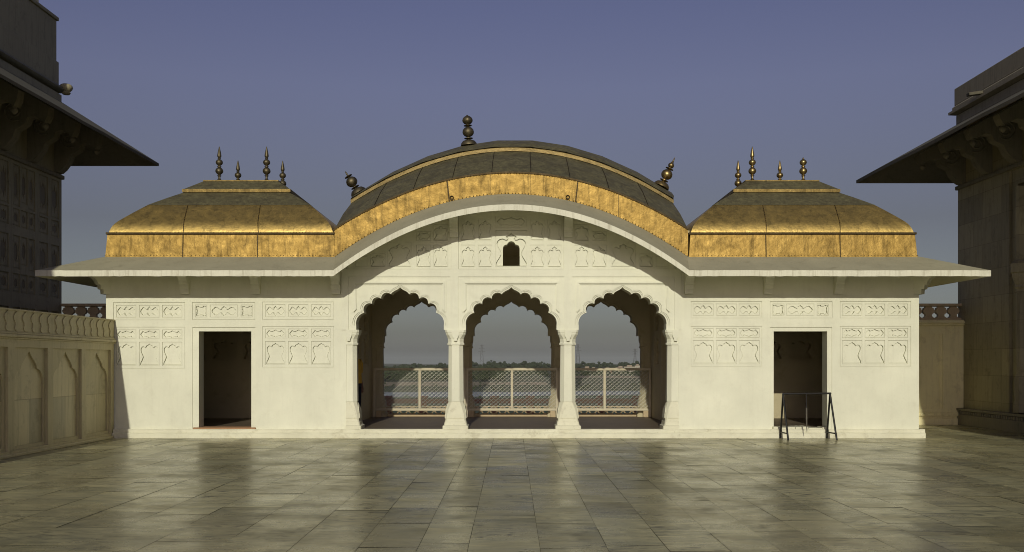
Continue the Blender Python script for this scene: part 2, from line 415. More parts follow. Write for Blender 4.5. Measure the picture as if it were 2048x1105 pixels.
band('sandbank', 'sand', [(x, wob(x, 955, 16, .023, 1)) for x in XS if x < 60], [(x, wob(x, 1120, 22, .018, 3)) for x in XS if x < 60], -21.7)
band('sandbank', 'sand', [(x, wob(x, 1330, 30, .02, 0)) for x in XS if x > 60], [(x, wob(x, 1900, 50, .014, 2)) for x in XS if x > 60], -20.2 + 0)

# ------------------------------------------------------------------ the gilded pavilion
PAV = thing('palace_pavilion', 'cream plastered pavilion with a gilded curved roof and three scalloped arches', 'pavilion')
XL, XR = PX(212), PX(1838)
FL = .18                                                    # pavilion floor height
YB = 4.85                                                   # rear face
K_IN = .0979
def arch_half(a, top, spring):
    """right half of a multifoil arch, apex first, centred on x=0"""
    s = .002972
    c = [(65, 100), (137, 130), (202, 165), (258, 227), (315, 318)]
    pts = [(0, 50), (7, 58), (20, 68), (38, 76), (54, 86), (62, 94)]
    sag = (26, 26, 30, 22)
    for i in range(4): pts += [(x, -y) for x, y in arc((c[i][0], -c[i][1]), (c[i + 1][0], -c[i + 1][1]), sag[i])][:-1]
    pts.append(c[4])
    k = a / (315 * s); kz = (top - spring) / ((318 - 50) * s)
    return [(x * s * k, top - (y - 50) * s * kz) for x, y in pts]
ATOP, ASPR, PIERZ = 3.095, 2.30, 2.215
ARCHES = [(-2.284, .90), (0, .93), (2.284, .90)]
def arch_line(cx, a):                                       # left to right
    h = arch_half(a, ATOP, ASPR)
    return [(cx - x, z) for x, z in reversed(h)] + [(cx + x, z) for x, z in h[1:]]
JL, JR = PX(692.5), 3.43
notch = [(JL, FL), (JL, PIERZ)]
for cx, a in ARCHES:
    L = arch_line(cx, a); notch += [(L[0][0], PIERZ)] + L + [(L[-1][0], PIERZ)]
notch += [(JR, PIERZ), (JR, FL)]
def curve_top(z0, k, x0, x1, n=24): return [(x0 + (x1 - x0) * i / n, z0 - k * (x0 + (x1 - x0) * i / n) ** 2) for i in range(n + 1)]
WTOP = 3.60
wall_outer = [(XL, FL)] + notch + [(XR, FL), (XR, WTOP), (3.64, WTOP)] + curve_top(4.89, K_IN, 3.6, -3.6) + [(-3.64, WTOP), (XL, WTOP)]
DOORS = [(PX(397), PX(502), PX(385), PX(511)), (PX(1548), PX(1655), PX(1540), PX(1664))]
DTOP, SURR = PZ(663), PZ(655)
def R_(a, b, c, d): return (PX(a), PX(b), PZ(d), PZ(c))
side_groups = []
for gx, tx, r1, t1, r2, t2u, t2l in (
    ((226.7, 370), ((232, 272), (278, 318.3), (324.4, 364)), (605, 640.7), (610.6, 635.6), (654.4, 737.7), (659.8, 678.3), (684.4, 732.6)),
    ((525, 668), ((530.6, 570.4), (576.6, 616.4), (622.6, 661.7)), (604, 640), (609.5, 634.5), (652.8, 735.4), (658, 677), (683, 730.6)),
    ((1381.7, 1524), ((1386, 1427), (1432.4, 1473), (1478, 1519)), (603, 637), (608, 632), (652.7, 734.5), (656.7, 676), (681, 729)),
    ((1680, 1822), ((1684.6, 1724.4), (1730, 1770), (1776, 1816)), (603, 637), (608, 632), (652.7, 734.5), (656.7, 676), (681, 729))):
    side_groups.append((R_(*gx, *r1), [(R_(*t, *t1), FISH, True) for t in tx]))
    side_groups.append((R_(*gx, *r2), [(R_(*t, *t2u), CLOUD, True) for t in tx] + [(R_(*t, *t2l), WIDE, False) for t in tx]))
for gx, tx, r1, t1 in (((384.7, 510.3), ((390, 413.6), (420, 475), (481.7, 505)), (605, 640), (610, 635)),
                       ((1540, 1664.7), ((1545, 1568.5), (1573, 1628.5), (1634, 1657)), (603, 637), (608, 632))):
    side_groups.append((R_(*gx, *r1), [(R_(*tx[0], *t1), CRINK, True), (R_(*tx[1], *t1), FISH, True), (R_(*tx[2], *t1), CRINK, True)]))
# upper register over the arches: three framed groups under the curved eave
def C5(x0, x1, y0, y1): return R_(640 + x0 * .3711, 640 + x1 * .3711, 220 + y0 * .3711, 220 + y1 * .3711)
up_groups = []
ZB = PZ(539)
for x0, x1, tiles in (
    (PX(693), PX(902.7), [(C5(190, 255, 790, 845), None, 0), (C5(272, 352, 775, 846), VASE, 0), (C5(365, 492, 712, 846), VASE, 0), (C5(520, 598, 728, 847), VASE, 0), (C5(612, 690, 728, 847), VASE, 0), (C5(520, 598, 655, 705), HEX, 1), (C5(612, 690, 618, 705), VASE, 0)]),
    (PX(916.5), PX(1127.7), [(C5(760, 836, 728, 847), VASE, 0), (C5(853, 928, 728, 847), VASE, 0), (C5(1133, 1209, 728, 847), VASE, 0), (C5(1225, 1302, 728, 847), VASE, 0), (C5(760, 836, 588, 703), VASE, 0), (C5(853, 928, 588, 703), VASE, 0), (C5(1133, 1209, 588, 703), VASE, 0), (C5(1225, 1302, 588, 703), VASE, 0), (C5(945, 1114, 572, 634), CLOUD, 1)]),
    (PX(1143.3), PX(1352), [(C5(1372, 1449, 728, 847), VASE, 0), (C5(1466, 1545, 728, 847), VASE, 0), (C5(1568, 1700, 712, 846), VASE, 0), (C5(1722, 1793, 775, 846), VASE, 0), (C5(1812, 1878, 790, 845), None, 0), (C5(1372, 1449, 618, 705), VASE, 0), (C5(1466, 1545, 655, 705), HEX, 1)])):
    up_groups.append(([(x0, ZB), (x1, ZB)] + curve_top(4.80, K_IN, x1, x0, 10), tiles))
# small window over the middle arch
WIN = mirror_v([(0, PZ(482.5)), (.045, PZ(483.5)), (.075, PZ(486.5)), (.085, PZ(489)), (.12, PZ(489.5)), (.155, PZ(491.5)), (.172, PZ(496)), (.174, PZ(531.5))])
WTILE = rect(PX(991), PX(1054), PZ(534.5), PZ(461))
f_holes = [rect(*g) for g, _ in side_groups] + [g for g, _ in up_groups]
f_holes += [rect(s0, s1, FL + .004, SURR) for _, _, s0, s1 in DOORS]
def arch_channel(cx, a, k, wd=.011):
    L = arch_line(cx, a); zc = ASPR - .06
    def grow(q): return [(cx + (x - cx) * q, zc + (z - zc) * q) for x, z in L]
    return grow(k) + list(reversed(grow(k + wd)))
channels = [arch_channel(cx, a, k) for cx, a in ARCHES for k in (1.030, 1.066)]
f_holes += channels
mb = MB(); TH = .34
for c_ in channels: mb.rim(c_, XZ, 0, .03); mb.fill(c_, [], XZ, .03)
mb.fill(wall_outer, f_holes, XZ, 0)
mb.fill(wall_outer, [rect(a, b, FL + .004, DTOP) for a, b, _, _ in DOORS] + [WIN], XZ, TH)
mb.rim(wall_outer, XZ, 0, TH)
for a, b, s0, s1 in DOORS:
    sr = rect(s0, s1, FL + .004, SURR); dr = rect(a, b, FL + .004, DTOP)
    mb.rim(sr, XZ, 0, .022); mb.fill(sr, [dr], XZ, .022); mb.rim(dr, XZ, .022, TH)
front = mb.build('front_wall', 'plaster', PAV)
for g, tiles in side_groups:
    mb = MB(); relief(mb, XZ, 0, rect(*g), tiles); mb.build('relief_panel', 'plaster', front)
for k, (g, tiles) in enumerate(up_groups):
    mb = MB()
    if k == 1:
        # middle group: the window tile with its own carved surround
        x0, x1 = WTILE[0][0], WTILE[1][0]
        q = groove(mb, g, XZ, 0, .008, .022, .006)
        mb.fill(q, [rect(*r) for r, *_ in tiles] + [WTILE], XZ, .006)
        for r, shp, quad in tiles: carve(mb, XZ, .006, r, shp, quad)
        wt = groove(mb, WTILE, XZ, .006, .007, .022, .012)
        vz = place(VASE, (x0, x1, WTILE[0][1], WTILE[2][1]), False, .02, .10)
        mb.fill(wt, [vz], XZ, .012); vq = groove(mb, vz, XZ, .012, .012, .035, .05); mb.fill(vq, [WIN], XZ, .05); mb.rim(WIN, XZ, .03, TH)
    else:
        relief(mb, XZ, 0, g, tiles)
    mb.build('relief_panel', 'plaster', front)
# raised piers and bands round the arch fields
px0, px1 = PX(683), PX(1362.5)
fields = [(PX(697), PX(900.5)), (PX(916.5), PX(1128)), (PX(1143.5), PX(1348.5))]
FT = PZ(554)
ov = [(px0, PIERZ)]
for a, b in fields: ov += [(a, PIERZ), (a, FT), (b, FT), (b, PIERZ)]
ov += [(px1, PIERZ)] + [(px1, 3.66)] + curve_top(4.86, K_IN, 3.47, -3.47) + [(px0, 3.66)]
mb = MB()
gh = [g for g, _ in up_groups]
mb.fill(ov, gh, XZ, -.022); mb.rim(ov, XZ, -.022, .002)
for g in gh: mb.rim(g, XZ, -.022, .002)
mb.build('pier_facing', 'plaster', front)
# moulded U frames and the scalloped borders of the arches
for (cx, a), (f0, f1) in zip(ARCHES, fields):
    mb = MB()
    i0, i1 = f0 + .085, f1 - .085; o = .085; zt = PZ(561.5); zb = PZ(625)
    for dd, e in ((-.024, 0), (-.044, .025)):
        u = [(i0 + e, zb), (i0 + e, zt - e), (i1 - e, zt - e), (i1 - e, zb), (i1 - o + e * .3, zb + .06), (i1 - o + e, zt - o + e), (i0 + o - e, zt - o + e), (i0 + o - e * .3, zb + .06)]
        mb.fill(u, [], XZ, dd); mb.rim(u, XZ, dd, .002)
    mb.build('arch_moulding', 'plaster', front)
# rear wall of the arcade with the same three arches
mb = MB(); ro = [(-3.9, FL)] + notch + [(3.9, FL), (3.9, 4.3), (-3.9, 4.3)]
mb.fill(ro, [], XZ, 4.5); mb.fill(ro, [], XZ, YB); mb.rim(ro, XZ, 4.5, YB)
for cx, a in ARCHES:
    L = arch_line(cx, a); zc = ASPR - .06
    G = [(cx + (x - cx) * 1.05, zc + (z - zc) * 1.05) for x, z in L]
    poly = L + list(reversed(G)); mb.fill(poly, [], XZ, 4.475); mb.rim(poly, XZ, 4.475, 4.502)
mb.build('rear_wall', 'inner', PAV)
# partition walls between arcade and side rooms, each with a doorway
def partition(sx):
    P = lambda u, v, d: (sx * (3.5 + d), u, v)
    mb = MB(); dr = rect(1.1, 2.75, FL + .003, 2.35); o = rect(TH - .002, 4.502, FL, 4.3)
    gs = [(rect(3.05, 3.9, 1.45, 2.9), (3.05, 3.9)), (rect(.45, .95, 1.45, 2.9), None)]
    mb.fill(o, [dr] + [g for g, _ in gs], P, 0); mb.fill(o, [dr], P, .3); mb.rim(dr, P, 0, .3); mb.rim(o, P, 0, .3)
    for g, _ in gs:
        x0, x1 = g[0][0], g[1][0]; h = (x1 - x0)
        tl = [((x0 + .05, x1 - .05, 1.5, 2.2), VASE, False), ((x0 + .05, x1 - .05, 2.3, 2.85), VASE, False)]
        relief(mb, P, 0, g, tl, .015, .015, .05)
    fr = MB()
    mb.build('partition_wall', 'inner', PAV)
partition(-1); partition(1)
# side rooms: outer side walls, back wall with carved niches, ceilings
for sx, x_out in ((-1, XL), (1, XR)):
    mb = MB(); x_in = x_out - sx * .34
    mb.box(min(x_in, x_out), max(x_in, x_out), TH - .002, YB, FL, WTOP); mb.build('side_wall', 'plaster', PAV)
    mb = MB(); xa, xb = sorted((sx * 3.79, x_in)); o = rect(xa, xb, FL, WTOP - .1)
    tl = []
    cxd = (DOORS[0][0] + DOORS[0][1]) / 2 if sx < 0 else (DOORS[1][0] + DOORS[1][1]) / 2
    c0 = cxd + sx * 1.13
    for i, wd in ((-1, .42), (0, .62), (1, .42)):
        c = c0 + i * .66; tl += [((c - wd / 2, c + wd / 2, 1.62, 2.12), VASE if i else WIDE, False), ((c - wd / 2, c + wd / 2, 2.24, 2.52), FISH if not i else CRINK, True)]
    g = rect(c0 - 1.0, c0 + 1.0, 1.56, 2.6)
    mb.fill(o, [g], XZ, 3.8); relief(mb, XZ, 3.8, g, tl, .02, .02, .16)
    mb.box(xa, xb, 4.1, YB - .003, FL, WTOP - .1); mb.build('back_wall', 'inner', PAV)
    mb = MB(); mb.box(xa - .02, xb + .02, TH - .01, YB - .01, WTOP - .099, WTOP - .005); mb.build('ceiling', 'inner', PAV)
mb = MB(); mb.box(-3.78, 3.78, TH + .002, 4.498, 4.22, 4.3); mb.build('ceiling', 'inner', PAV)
mb = MB(); mb.box(XL + .02, XR - .02, -.02, YB + .6, .005, FL - .002); mb.build('floor_slab', 'wood', PAV)
# plinth with a broken-edged moulding
mb = MB()
x0, x1 = -8.14, PX(1846)
pts = []
prof = [(-.135, 0), (-.135, .095), (-.115, .11), (-.10, .115), (-.10, .165), (-.085, FL + .001), (.05, FL + .001)]
nseg = 120
rings = []
for i in range(nseg + 1):
    x = x0 + (x1 - x0) * i / nseg
    j = [random.uniform(-.006, .006) for _ in prof]
    rings.append([(x, y + (j[q] if y < 0 else 0), z + (random.uniform(-.004, .002) if 0 < z < FL else 0)) for q, (y, z) in enumerate(prof)])
mb.loft(rings, closed=False); mb.box(x1 - .002, x1, -.1, YB, 0, FL - .001)
for i in (0, -1): mb.face(rings[i])
mb.build('plinth', 'base', PAV)
for a, b, s0, s1 in DOORS:
    mb = MB()
    if a < 0: mb.box(s0 + .02, s1 + .01, -.05, TH + .02, FL + .002, FL + .032)
    else:
        x = a - .03
        while x < b:
            wv = random.uniform(.08, .2); mb.box(x, min(x + wv, b + .03), -.06 + random.uniform(-.02, .03), TH, FL + .002, FL + random.uniform(.02, .055)); x += wv + .004
    mb.build('door_sill', 'rust' if a < 0 else 'base', PAV, bevel=.006)

# columns
def chamf(cx, cy, s, c, z):
    c = min(c, s * .98)
    return [(min(max(cx + x, JL - (.2 if cy > 2 else 0)), JR + (.2 if cy > 2 else 0)), cy + y, z) for x, y in ((-s + c, -s), (s - c, -s), (s, -s + c), (s, s - c), (s - c, s), (-s + c, s), (-s, s - c), (-s, -s + c))]
def column(cx, cy):
    dm = 'inner' if cy > 2 else 'plaster'; bs = 'inner' if cy > 2 else 'base'
    o = bpy.data.objects.new('column', None)
    z0 = FL + .001
    mb = MB()
    prof = [(z0, .262, .012), (z0 + .065, .262, .012), (z0 + .07, .250, .012), (z0 + .085, .232, .02), (z0 + .15, .222, .02), (z0 + .155, .214, .02), (z0 + .205, .205, .03), (z0 + .21, .212, .03), (z0 + .27, .208, .035), (z0 + .38, .196, .045), (z0 + .46, .178, .055), (z0 + .52, .160, .06), (z0 + .56, .148, .062)]
    mb.loft([chamf(cx, cy, s, c, z) for z, s, c in prof])
    leaf = mirror_v([(0, z0 + .54), (.02, z0 + .515), (.06, z0 + .49), (.10, z0 + .45), (.135, z0 + .40), (.155, z0 + .35), (.135, z0 + .31), (.16, z0 + .27), (.165, z0 + .225)])
    def slope(z):
        for (za, sa, _), (zb, sb, _) in zip(prof, prof[1:]):
            if za <= z <= zb: return sa + (sb - sa) * (z - za) / (zb - za)
        return .148
    for q in range(4):
        ca, sa = round(math.cos(q * math.pi / 2)), round(math.sin(q * math.pi / 2))
        P = lambda u, v, d, ca=ca, sa=sa: (min(max(cx + ca * u + sa * (slope(v) + d), JL), JR), cy + sa * u - ca * (slope(v) + d), v)
        mb.fill(leaf, [], P, .012); mb.rim(leaf, P, 0, .012)
    base = mb.build('column_base', bs, None)
    mb = MB(); zt = PZ(690)
    mb.loft([chamf(cx, cy, s, c, z) for z, s, c in ((z0 + .56, .158, .078), (z0 + .565, .160, .08), (zt, .148, .075))])
    shaft = mb.build('column_shaft', dm, None)
    mb = MB()
    cp = [(zt, .172, .08), (zt + .03, .172, .08), (zt + .04, .162, .078), (zt + .06, .158, .075), (zt + .12, .162, .07), (zt + .16, .175, .06), (zt + .20, .190, .05), (zt + .205, .198, .05), (zt + .24, .202, .045), (zt + .26, .21, .04), (PIERZ + .002, .212, .035)]
    if cy > 2: cp = [(z, min(s, .178), c) for z, s, c in cp]
    mb.loft([chamf(cx, cy, s, c, z) for z, s, c in cp])
    pend = mirror_v([(0, zt + .075), (.03, zt + .078), (.035, zt + .12), (.06, zt + .17), (.07, zt + .2), (.075, PIERZ)])
    for q in ((0,) if cy < 2 else ()):
        ca, sa = 1, 0
        P = lambda u, v, d, ca=ca, sa=sa: (min(max(cx + ca * u + sa * d, JL), JR), cy + sa * u - ca * d, v)
        mb.fill(pend, [], P, .222); mb.rim(pend, P, .15, .222)
    cap = mb.build('column_capital', dm, None)
    return shaft, base, cap
for cx, cy in [(-1.143, .17), (1.165, .17), (-3.335, .17), (3.37, .17), (-1.143, 4.675), (1.165, 4.675), (-3.39, 4.675), (3.42, 4.675)]:
    s_, b_, c_ = column(cx, cy); s_.parent = PAV; s_.name = 'column'; b_.parent = s_; c_.parent = s_

# eave with its curved middle, brackets and the cove under it
def eave():
    st = []
    zi, zo, t = 3.735, 3.3465, .116
    n = 48
    for i in range(n + 1):
        u = -1 + 2 * i / n
        st.append(((3.62 * u, .04, 5.02 - K_IN * (3.62 * u) ** 2), (3.48 * u, -.98, 4.635 - .1064 * (3.48 * u) ** 2)))
    xo0, xo1 = PX(70, -.98), PX(1982, -.98)
    left = []; m = 60; rj = lambda q=.004: random.uniform(-q, q)
    for i in range(m): 
        f = i / m; left.append(((XL + .03 + (-3.62 - XL - .03) * f, .04, zi), (xo0 + (-3.48 - xo0) * f, -.98 + rj(), zo + rj())))
    right = []
    for i in range(1, m + 1):
        f = i / m; right.append(((3.62 + (XR - .03 - 3.62) * f, .04, zi), (3.48 + (xo1 - 3.48) * f, -.98 + (rj() if i < m else 0), zo + rj())))
    back = [((XR - .03, YB - .04, zi), (xo1, YB + .98, zo)), ((XL + .03, YB - .04, zi), (xo0, YB + .98, zo))]
    return left + st + right + back, t
st, t = eave()
mb = MB(); n = len(st)
for i in range(n):
    (a, b), (c, d) = st[i], st[(i + 1) % n]
    dn = lambda p: (p[0], p[1], p[2] - t)
    mb.face([a, b, d, c], 0); mb.face([b, dn(b), dn(d), d], 1); mb.face([dn(b), dn(a), dn(c), dn(d)], 2); mb.face([dn(a), a, c, dn(c)], 2)
mb.build('eave', ['eave_top', 'eave_edge', 'soffit'], PAV, smooth=25)
mb = MB()
for d0, za, zb in ((-.05, 4.90, 4.80), (-.09, 4.90, 4.845)):
    T = curve_top(za, K_IN, -3.55, 3.55, 40); B = curve_top(zb, K_IN, -3.52, 3.52, 40)
    poly = T + list(reversed(B)); mb.fill(poly, [], XZ, d0); mb.rim(poly, XZ, d0, -.014)
mb.build('cove', 'soffit', PAV)
mb = MB()
for x0, x1 in ((XL, -3.5), (3.5, XR)):
    mb = MB(); mb.box(x0, x1, -.012, .001, PZ(588.5), WTOP - .02); mb.build('upper_band', 'plaster', PAV)
def bracket(px, zb, name='eave_bracket', wd=.17):
    mb = MB(); ztop = zb + .64
    pr = [(0, zb), (-.12, zb), (-.125, zb + .09), (-.165, zb + .095), (-.175, zb + .18), (-.21, zb + .19), (-.225, zb + .25), (-.26, zb + .30), (-.30, zb + .33), (-.36, zb + .35), (-.38, zb + .39), (-.50, zb + .41), (-.62, zb + .405), (-.62, ztop - .62 * .38 - .01), (0, ztop)]
    P = lambda u, v, d: (px + d, u, v)
    mb.plate(pr, P, -wd / 2, wd / 2); return mb.build(name, 'plaster', PAV, bevel=.008)
bz = PZ(588.5)
for p in (372.5, 514, 673.5, 1376, 1534, 1674.5): bracket(PX(p), bz)
for p in (908.5, 1136): bracket(PX(p), 4.89 - K_IN * PX(p) ** 2 - .64)
proto = bracket(0, bz)
first = True
for sx, xw in ((-1, XL), (1, XR)):
    for y in (.12, 1.65, 3.2, 4.7):
        b_ = proto if first else clone(proto); first = False
        b_.parent = PAV; b_.location = (xw, y, 0); b_.rotation_euler = (0, 0, -math.pi / 2 if sx < 0 else math.pi / 2)
    b_ = clone(proto); b_.parent = PAV; b_.location = (xw - sx * .05, .05, .0); b_.rotation_euler = (0, 0, -sx * -math.pi / 4); b_.scale = (1, 1.25, 1)

# ---- gilded roofs
def rivets(mb, pts, spacing, r, out, mi=0):
    """beads along a polyline"""
    acc = 0
    for a, b in zip(pts, pts[1:]):
        a = Vector(a); b = Vector(b); L = (b - a).length; s = acc
        while s < L:
            p = a + (b - a) * (s / L) + Vector(out); q = r * random.uniform(.75, 1.25)
            vs = [p + Vector(v) * q for v in ((1, 0, 0), (-1, 0, 0), (0, 1, 0), (0, -1, 0), (0, 0, 1), (0, 0, -1))]
            mb.mesh(vs, [(0, 2, 4), (2, 1, 4), (1, 3, 4), (3, 0, 4), (2, 0, 5), (1, 2, 5), (3, 1, 5), (0, 3, 5)], mi)
            s += spacing * random.uniform(.8, 1.25)
        acc = s - L
def strip(mb, pts, out, wd, side, mi=0):
    """thin raised seam along pts"""
    out = Vector(out); side = Vector(side) * wd / 2
    rings = [[Vector(p) - side, Vector(p) - side + out, Vector(p) + side + out, Vector(p) + side] for p in pts]
    mb.loft(rings, mi=mi)
FIN1 = [(.001, 0), (.085, 0), (.08, .012), (.045, .03), (.026, .06), (.024, .10), (.044, .115), (.046, .125), (.024, .135), (.03, .145), (.06, .17), (.082, .20), (.086, .225), (.08, .255), (.055, .29), (.028, .305), (.046, .318), (.046, .328), (.026, .337), (.03, .35), (.06, .372), (.076, .40), (.078, .42), (.07, .45), (.045, .475), (.022, .487), (.036, .50), (.036, .508), (.02, .515), (.04, .535), (.046, .56), (.038, .62), (.024, .69), (.010, .755), (.001, .775)]
FIN1B = [p for p in FIN1 if p[1] < .49] + [(.02, .495), (.014, .52), (.001, .53)]
FIN2 = [(.001, 0), (.19, 0), (.18, .05), (.14, .10), (.08, .125), (.035, .135), (.03, .15), (.10, .162), (.10, .17), (.03, .185), (.04, .20), (.09, .225), (.125, .27), (.132, .315), (.12, .365), (.08, .41), (.035, .43), (.03, .44), (.095, .455), (.09, .465), (.03, .475), (.035, .485), (.085, .51), (.115, .55), (.12, .585), (.105, .63), (.06, .67), (.025, .685), (.02, .70), (.001, .702)]
FIN3 = [p for p in FIN2 if p[1] < .48] + [(.03, .485), (.06, .505), (.072, .54), (.062, .575), (.035, .605), (.018, .65), (.012, .72), (.001, .76)]
FIN4 = [p for p in FIN2 if p[1] < .48] + [(.018, .49), (.02, .52), (.014, .58), (.001, .60)]
def finial(name, prof, loc, parent, m, tilt=0):
    mb = MB(); mb.lathe(prof, Matrix.Translation(loc) @ Matrix.Rotation(tilt, 4, 'Y'), 20)
    return mb.build(name, m, parent, smooth=50)
DP = [(-.035, 3.70), (0, 4.19), (.0, 4.20), (.016, 4.205), (.026, 4.25), (.045, 4.30), (.072, 4.36), (.108, 4.415), (.155, 4.47), (.222, 4.535), (.324, 4.63), (.44, 4.735), (.582, 4.86), (.60, 4.872), (.745, 4.968), (.95, 5.10), (1.17, 5.235)]
def dome(x0, x1, fm, fins):
    y0, y1 = 0.0, x1 - x0
    def ring(u): return [(x0 + u, y0 + u), (x1 - u, y0 + u), (x1 - u, y1 - u), (x0 + u, y1 - u)]
    def sides(mb, prof, mi=0):
        for q in range(4):
            rows = []
            for u, z in prof:
                r = ring(u); a = r[q]; b = r[(q + 1) % 4]
                rows.append([(a[0] + (b[0] - a[0]) * k / 12, a[1] + (b[1] - a[1]) * k / 12, z) for k in range(13)])
            mb.loft(rows, closed=False, mi=mi)
    mb = MB(); sides(mb, [p for p in DP if p[1] < 4.873 and p[1] > 4.199]); 
    body = mb.build('gilded_dome', 'gold', PAV, smooth=30)
    mb = MB(); sides(mb, DP[:2]); mb.build('drum', 'gold_sheet', body)
    mb = MB(); sides(mb, [(.594, 4.874), (.745, 4.974), (.95, 5.106), (1.17, 5.24), (1.155, 5.245), (1.155, 5.25)])
    sides(mb, [(1.155, 5.31), (1.17, 5.315), (1.505, 5.55)]); 
    mb.build('upper_slope', 'gold_dull', body)
    mb = MB(); sides(mb, [(1.17, 5.235), (1.145, 5.245), (1.145, 5.312), (1.175, 5.318)]); sides(mb, [(1.49, 5.545), (1.49, 5.57), (1.52, 5.572)])
    r = ring(1.5); mb.face([(*p, 5.571) for p in r]); mb.build('gilt_ledge', 'gold_ledge', body)
    mb = MB(); wx = x1 - x0
    rv = MB()
    lip = [(x0 - .012, -.012, 4.197), (x1 + .012, -.012, 4.197)]
    for q in range(4):
        ra = ring(-.014); a = ra[q]; b = ra[(q + 1) % 4]
        mb.beam((*a, 4.195), (*b, 4.195), .036, .04)
        rivets(rv, [(*a, 4.20), (*b, 4.20)], .065, .014, (0, -.016 if q == 0 else 0, .008))
        rc = ring(-.036); a = rc[q]; b = rc[(q + 1) % 4]
        rivets(rv, [(*a, 3.735), (*b, 3.735)], .07, .012, (0, 0, 0))
    for f in (.335, .665):
        xs = x0 + wx * f
        strip(mb, [(xs, u + y0, z) for u, z in DP[:2]], (0, -.008, .002), .022, (1, 0, 0))
        sk = .11 * (-1 if x0 < 0 else .75) / .673
        strip(mb, [(xs + .01 + sk * (z - 4.2), u + y0, z) for u, z in DP if 4.2 < z < 4.873], (0, -.006, .005), .016, (1, 0, 0))
        rivets(rv, [(xs, u + y0, z) for u, z in DP[:2]], .055, .011, (0, -.014, .0))
        rivets(rv, [(xs + .01 + sk * (z - 4.2), u + y0, z) for u, z in DP if 4.2 < z < 4.873], .07, .010, (0, -.012, .006))
    mb.build('seam', 'rivet', body)
    structure(rv.build('rivet_row', 'gold_bright', body), 'stuff')
    for (fx, fy, pr) in fins: finial('finial', pr, (fx, fy, 5.568), body, fm)
    return body
dome(-8.29, -3.65, 'bronze', [(-6.48, 1.62, FIN1), (-5.43, 1.62, FIN1), (-6.48, 3.1, FIN1), (-5.43, 3.14, FIN1)])
dome(3.68, 8.29, 'brass', [(5.35, 1.62, FIN1), (6.48, 1.62, FIN1B), (5.38, 3.1, FIN1), (6.37, 3.1, FIN1)])
# central curved roof
def cz(z0, k, x): return z0 - k * x * x
HW = 3.63; YR = 2.35
prof_rows = [  # y, z apex, k, x centre, half width
    (0.0, 5.44, .0884, 0, HW), (1.6, 6.235, .0900, .02, 3.57)]
def row(y, z0, k, cx, hw, n): return [(cx + hw * (-1 + 2 * i / n), y, cz(z0, k, hw * (-1 + 2 * i / n))) for i in range(n + 1)]
NF = 9
mb = MB()
lo = row(-.005, 5.005, K_IN, 0, HW, 45); hi = row(-.005, 5.44, .0884, 0, HW, 45)
mb.loft([lo, hi], closed=False)
roof = bpy.data.objects.new('gilded_roof', None); COL.objects.link(roof); roof.parent = PAV
mb.build('roof_band', 'gold_sheet', roof)
lob = [(x, 2 * YR - y, z) for x, y, z in lo]; hib = [(x, 2 * YR - y, z) for x, y, z in hi]
mb = MB(); mb.loft([lob, hib], closed=False); mb.build('roof_band', 'gold_sheet', roof)
mb = MB()
A = row(0, 5.445, .0884, 0, HW, NF); Bm = row(.8, 5.875, .0892, .01, 3.60, NF); B = row(1.6, 6.235, .0905, .02, 3.56, NF)
C = row(1.58, 6.34, .0905, .02, 3.57, NF); C2 = row(1.75, 6.44, .0915, .05, 3.585, NF); E = row(YR, 6.655, .0937, .086, 3.60, NF)
def mir(r): return [(x, 2 * YR - y, z) for x, y, z in r]
for i in range(NF):
    for a, b in ((A, Bm), (Bm, B), (C, C2), (C2, E), (mir(A), mir(Bm)), (mir(Bm), mir(B)), (mir(C), mir(C2)), (mir(C2), mir(E))):
        mb.face([a[i], a[i + 1], b[i + 1], b[i]])
for e in (0, NF):
    seq = [A, Bm, B, C, C2, E]
    pts = [r[e] for r in seq] + [mir(r)[e] for r in reversed(seq[:-1])]
    lowz = [(pts[0][0], 0, 3.8), (pts[0][0], 2 * YR, 3.8)]
    mb.face([lowz[0]] + pts + [lowz[1]])
mb.build('upper_slope', 'gold_dull', roof)
mb = MB()
Bs = row(1.565, 6.225, .0905, .02, 3.575, 45); Cs = row(1.60, 6.31, .0905, .02, 3.585, 45); Cq = row(1.68, 6.365, .0905, .02, 3.585, 45); Bq = row(1.62, 6.225, .0905, .02, 3.575, 45)
mb.loft([Bq, Bs, Cs, Cq], closed=False); mb.build('gilt_ledge', 'gold_bright', roof)
mb = MB(); rv = MB()
hi2 = row(-.02, 5.445, .0884, 0, HW, 45)
mb.loft([[Vector(p) + Vector(o) for o in ((0, .03, -.015), (0, -.006, -.015), (0, -.006, .018), (0, .03, .022))] for p in hi2])
rivets(rv, hi2, .06, .014, (0, -.012, -.012)); rivets(rv, row(-.02, 5.02, K_IN, 0, HW, 45), .07, .012, (0, 0, 0))
for i in range(1, NF):
    strip(mb, [A[i], Bm[i], B[i]], (0, -.004, .007), .013, (1, 0, 0))
for xf in (-1.27, 1.32, -2.1, -.42, .4, 2.2):
    big = abs(abs(xf) - 1.3) < .1
    pts = [(xf - .05 * (1 if xf < 0 else -1) * (1 if big else 0), -.006, cz(5.44, .0884, xf) - .01), (xf, -.006, cz(5.01, K_IN, xf))]
    strip(mb, pts, (0, -.008, 0), .028 if big else .008, (1, 0, 0))
    if big: rivets(rv, pts, .05, .011, (0, -.012, 0))
mb.build('seam', 'rivet', roof); structure(rv.build('rivet_row', 'gold_bright', roof), 'stuff')
for xh in (-1.22, 1.16):
    z = cz(5.02, K_IN, xh); mb = MB()
    mb.tube([(xh + .035 * math.cos(a), -.03, z + .05 + .035 * math.sin(a)) for a in [k * math.pi / 6 for k in range(13)]], .010, 6)
    mb.box(xh - .02, xh + .02, -.05, -.006, z + .005, z + .035); mb.build('ring_hook', 'rivet', roof)
finial('finial', FIN2, (PX(938, YR), YR, cz(6.655, .0937, PX(938, YR) - .086) - .03), roof, 'bronze', -.06)
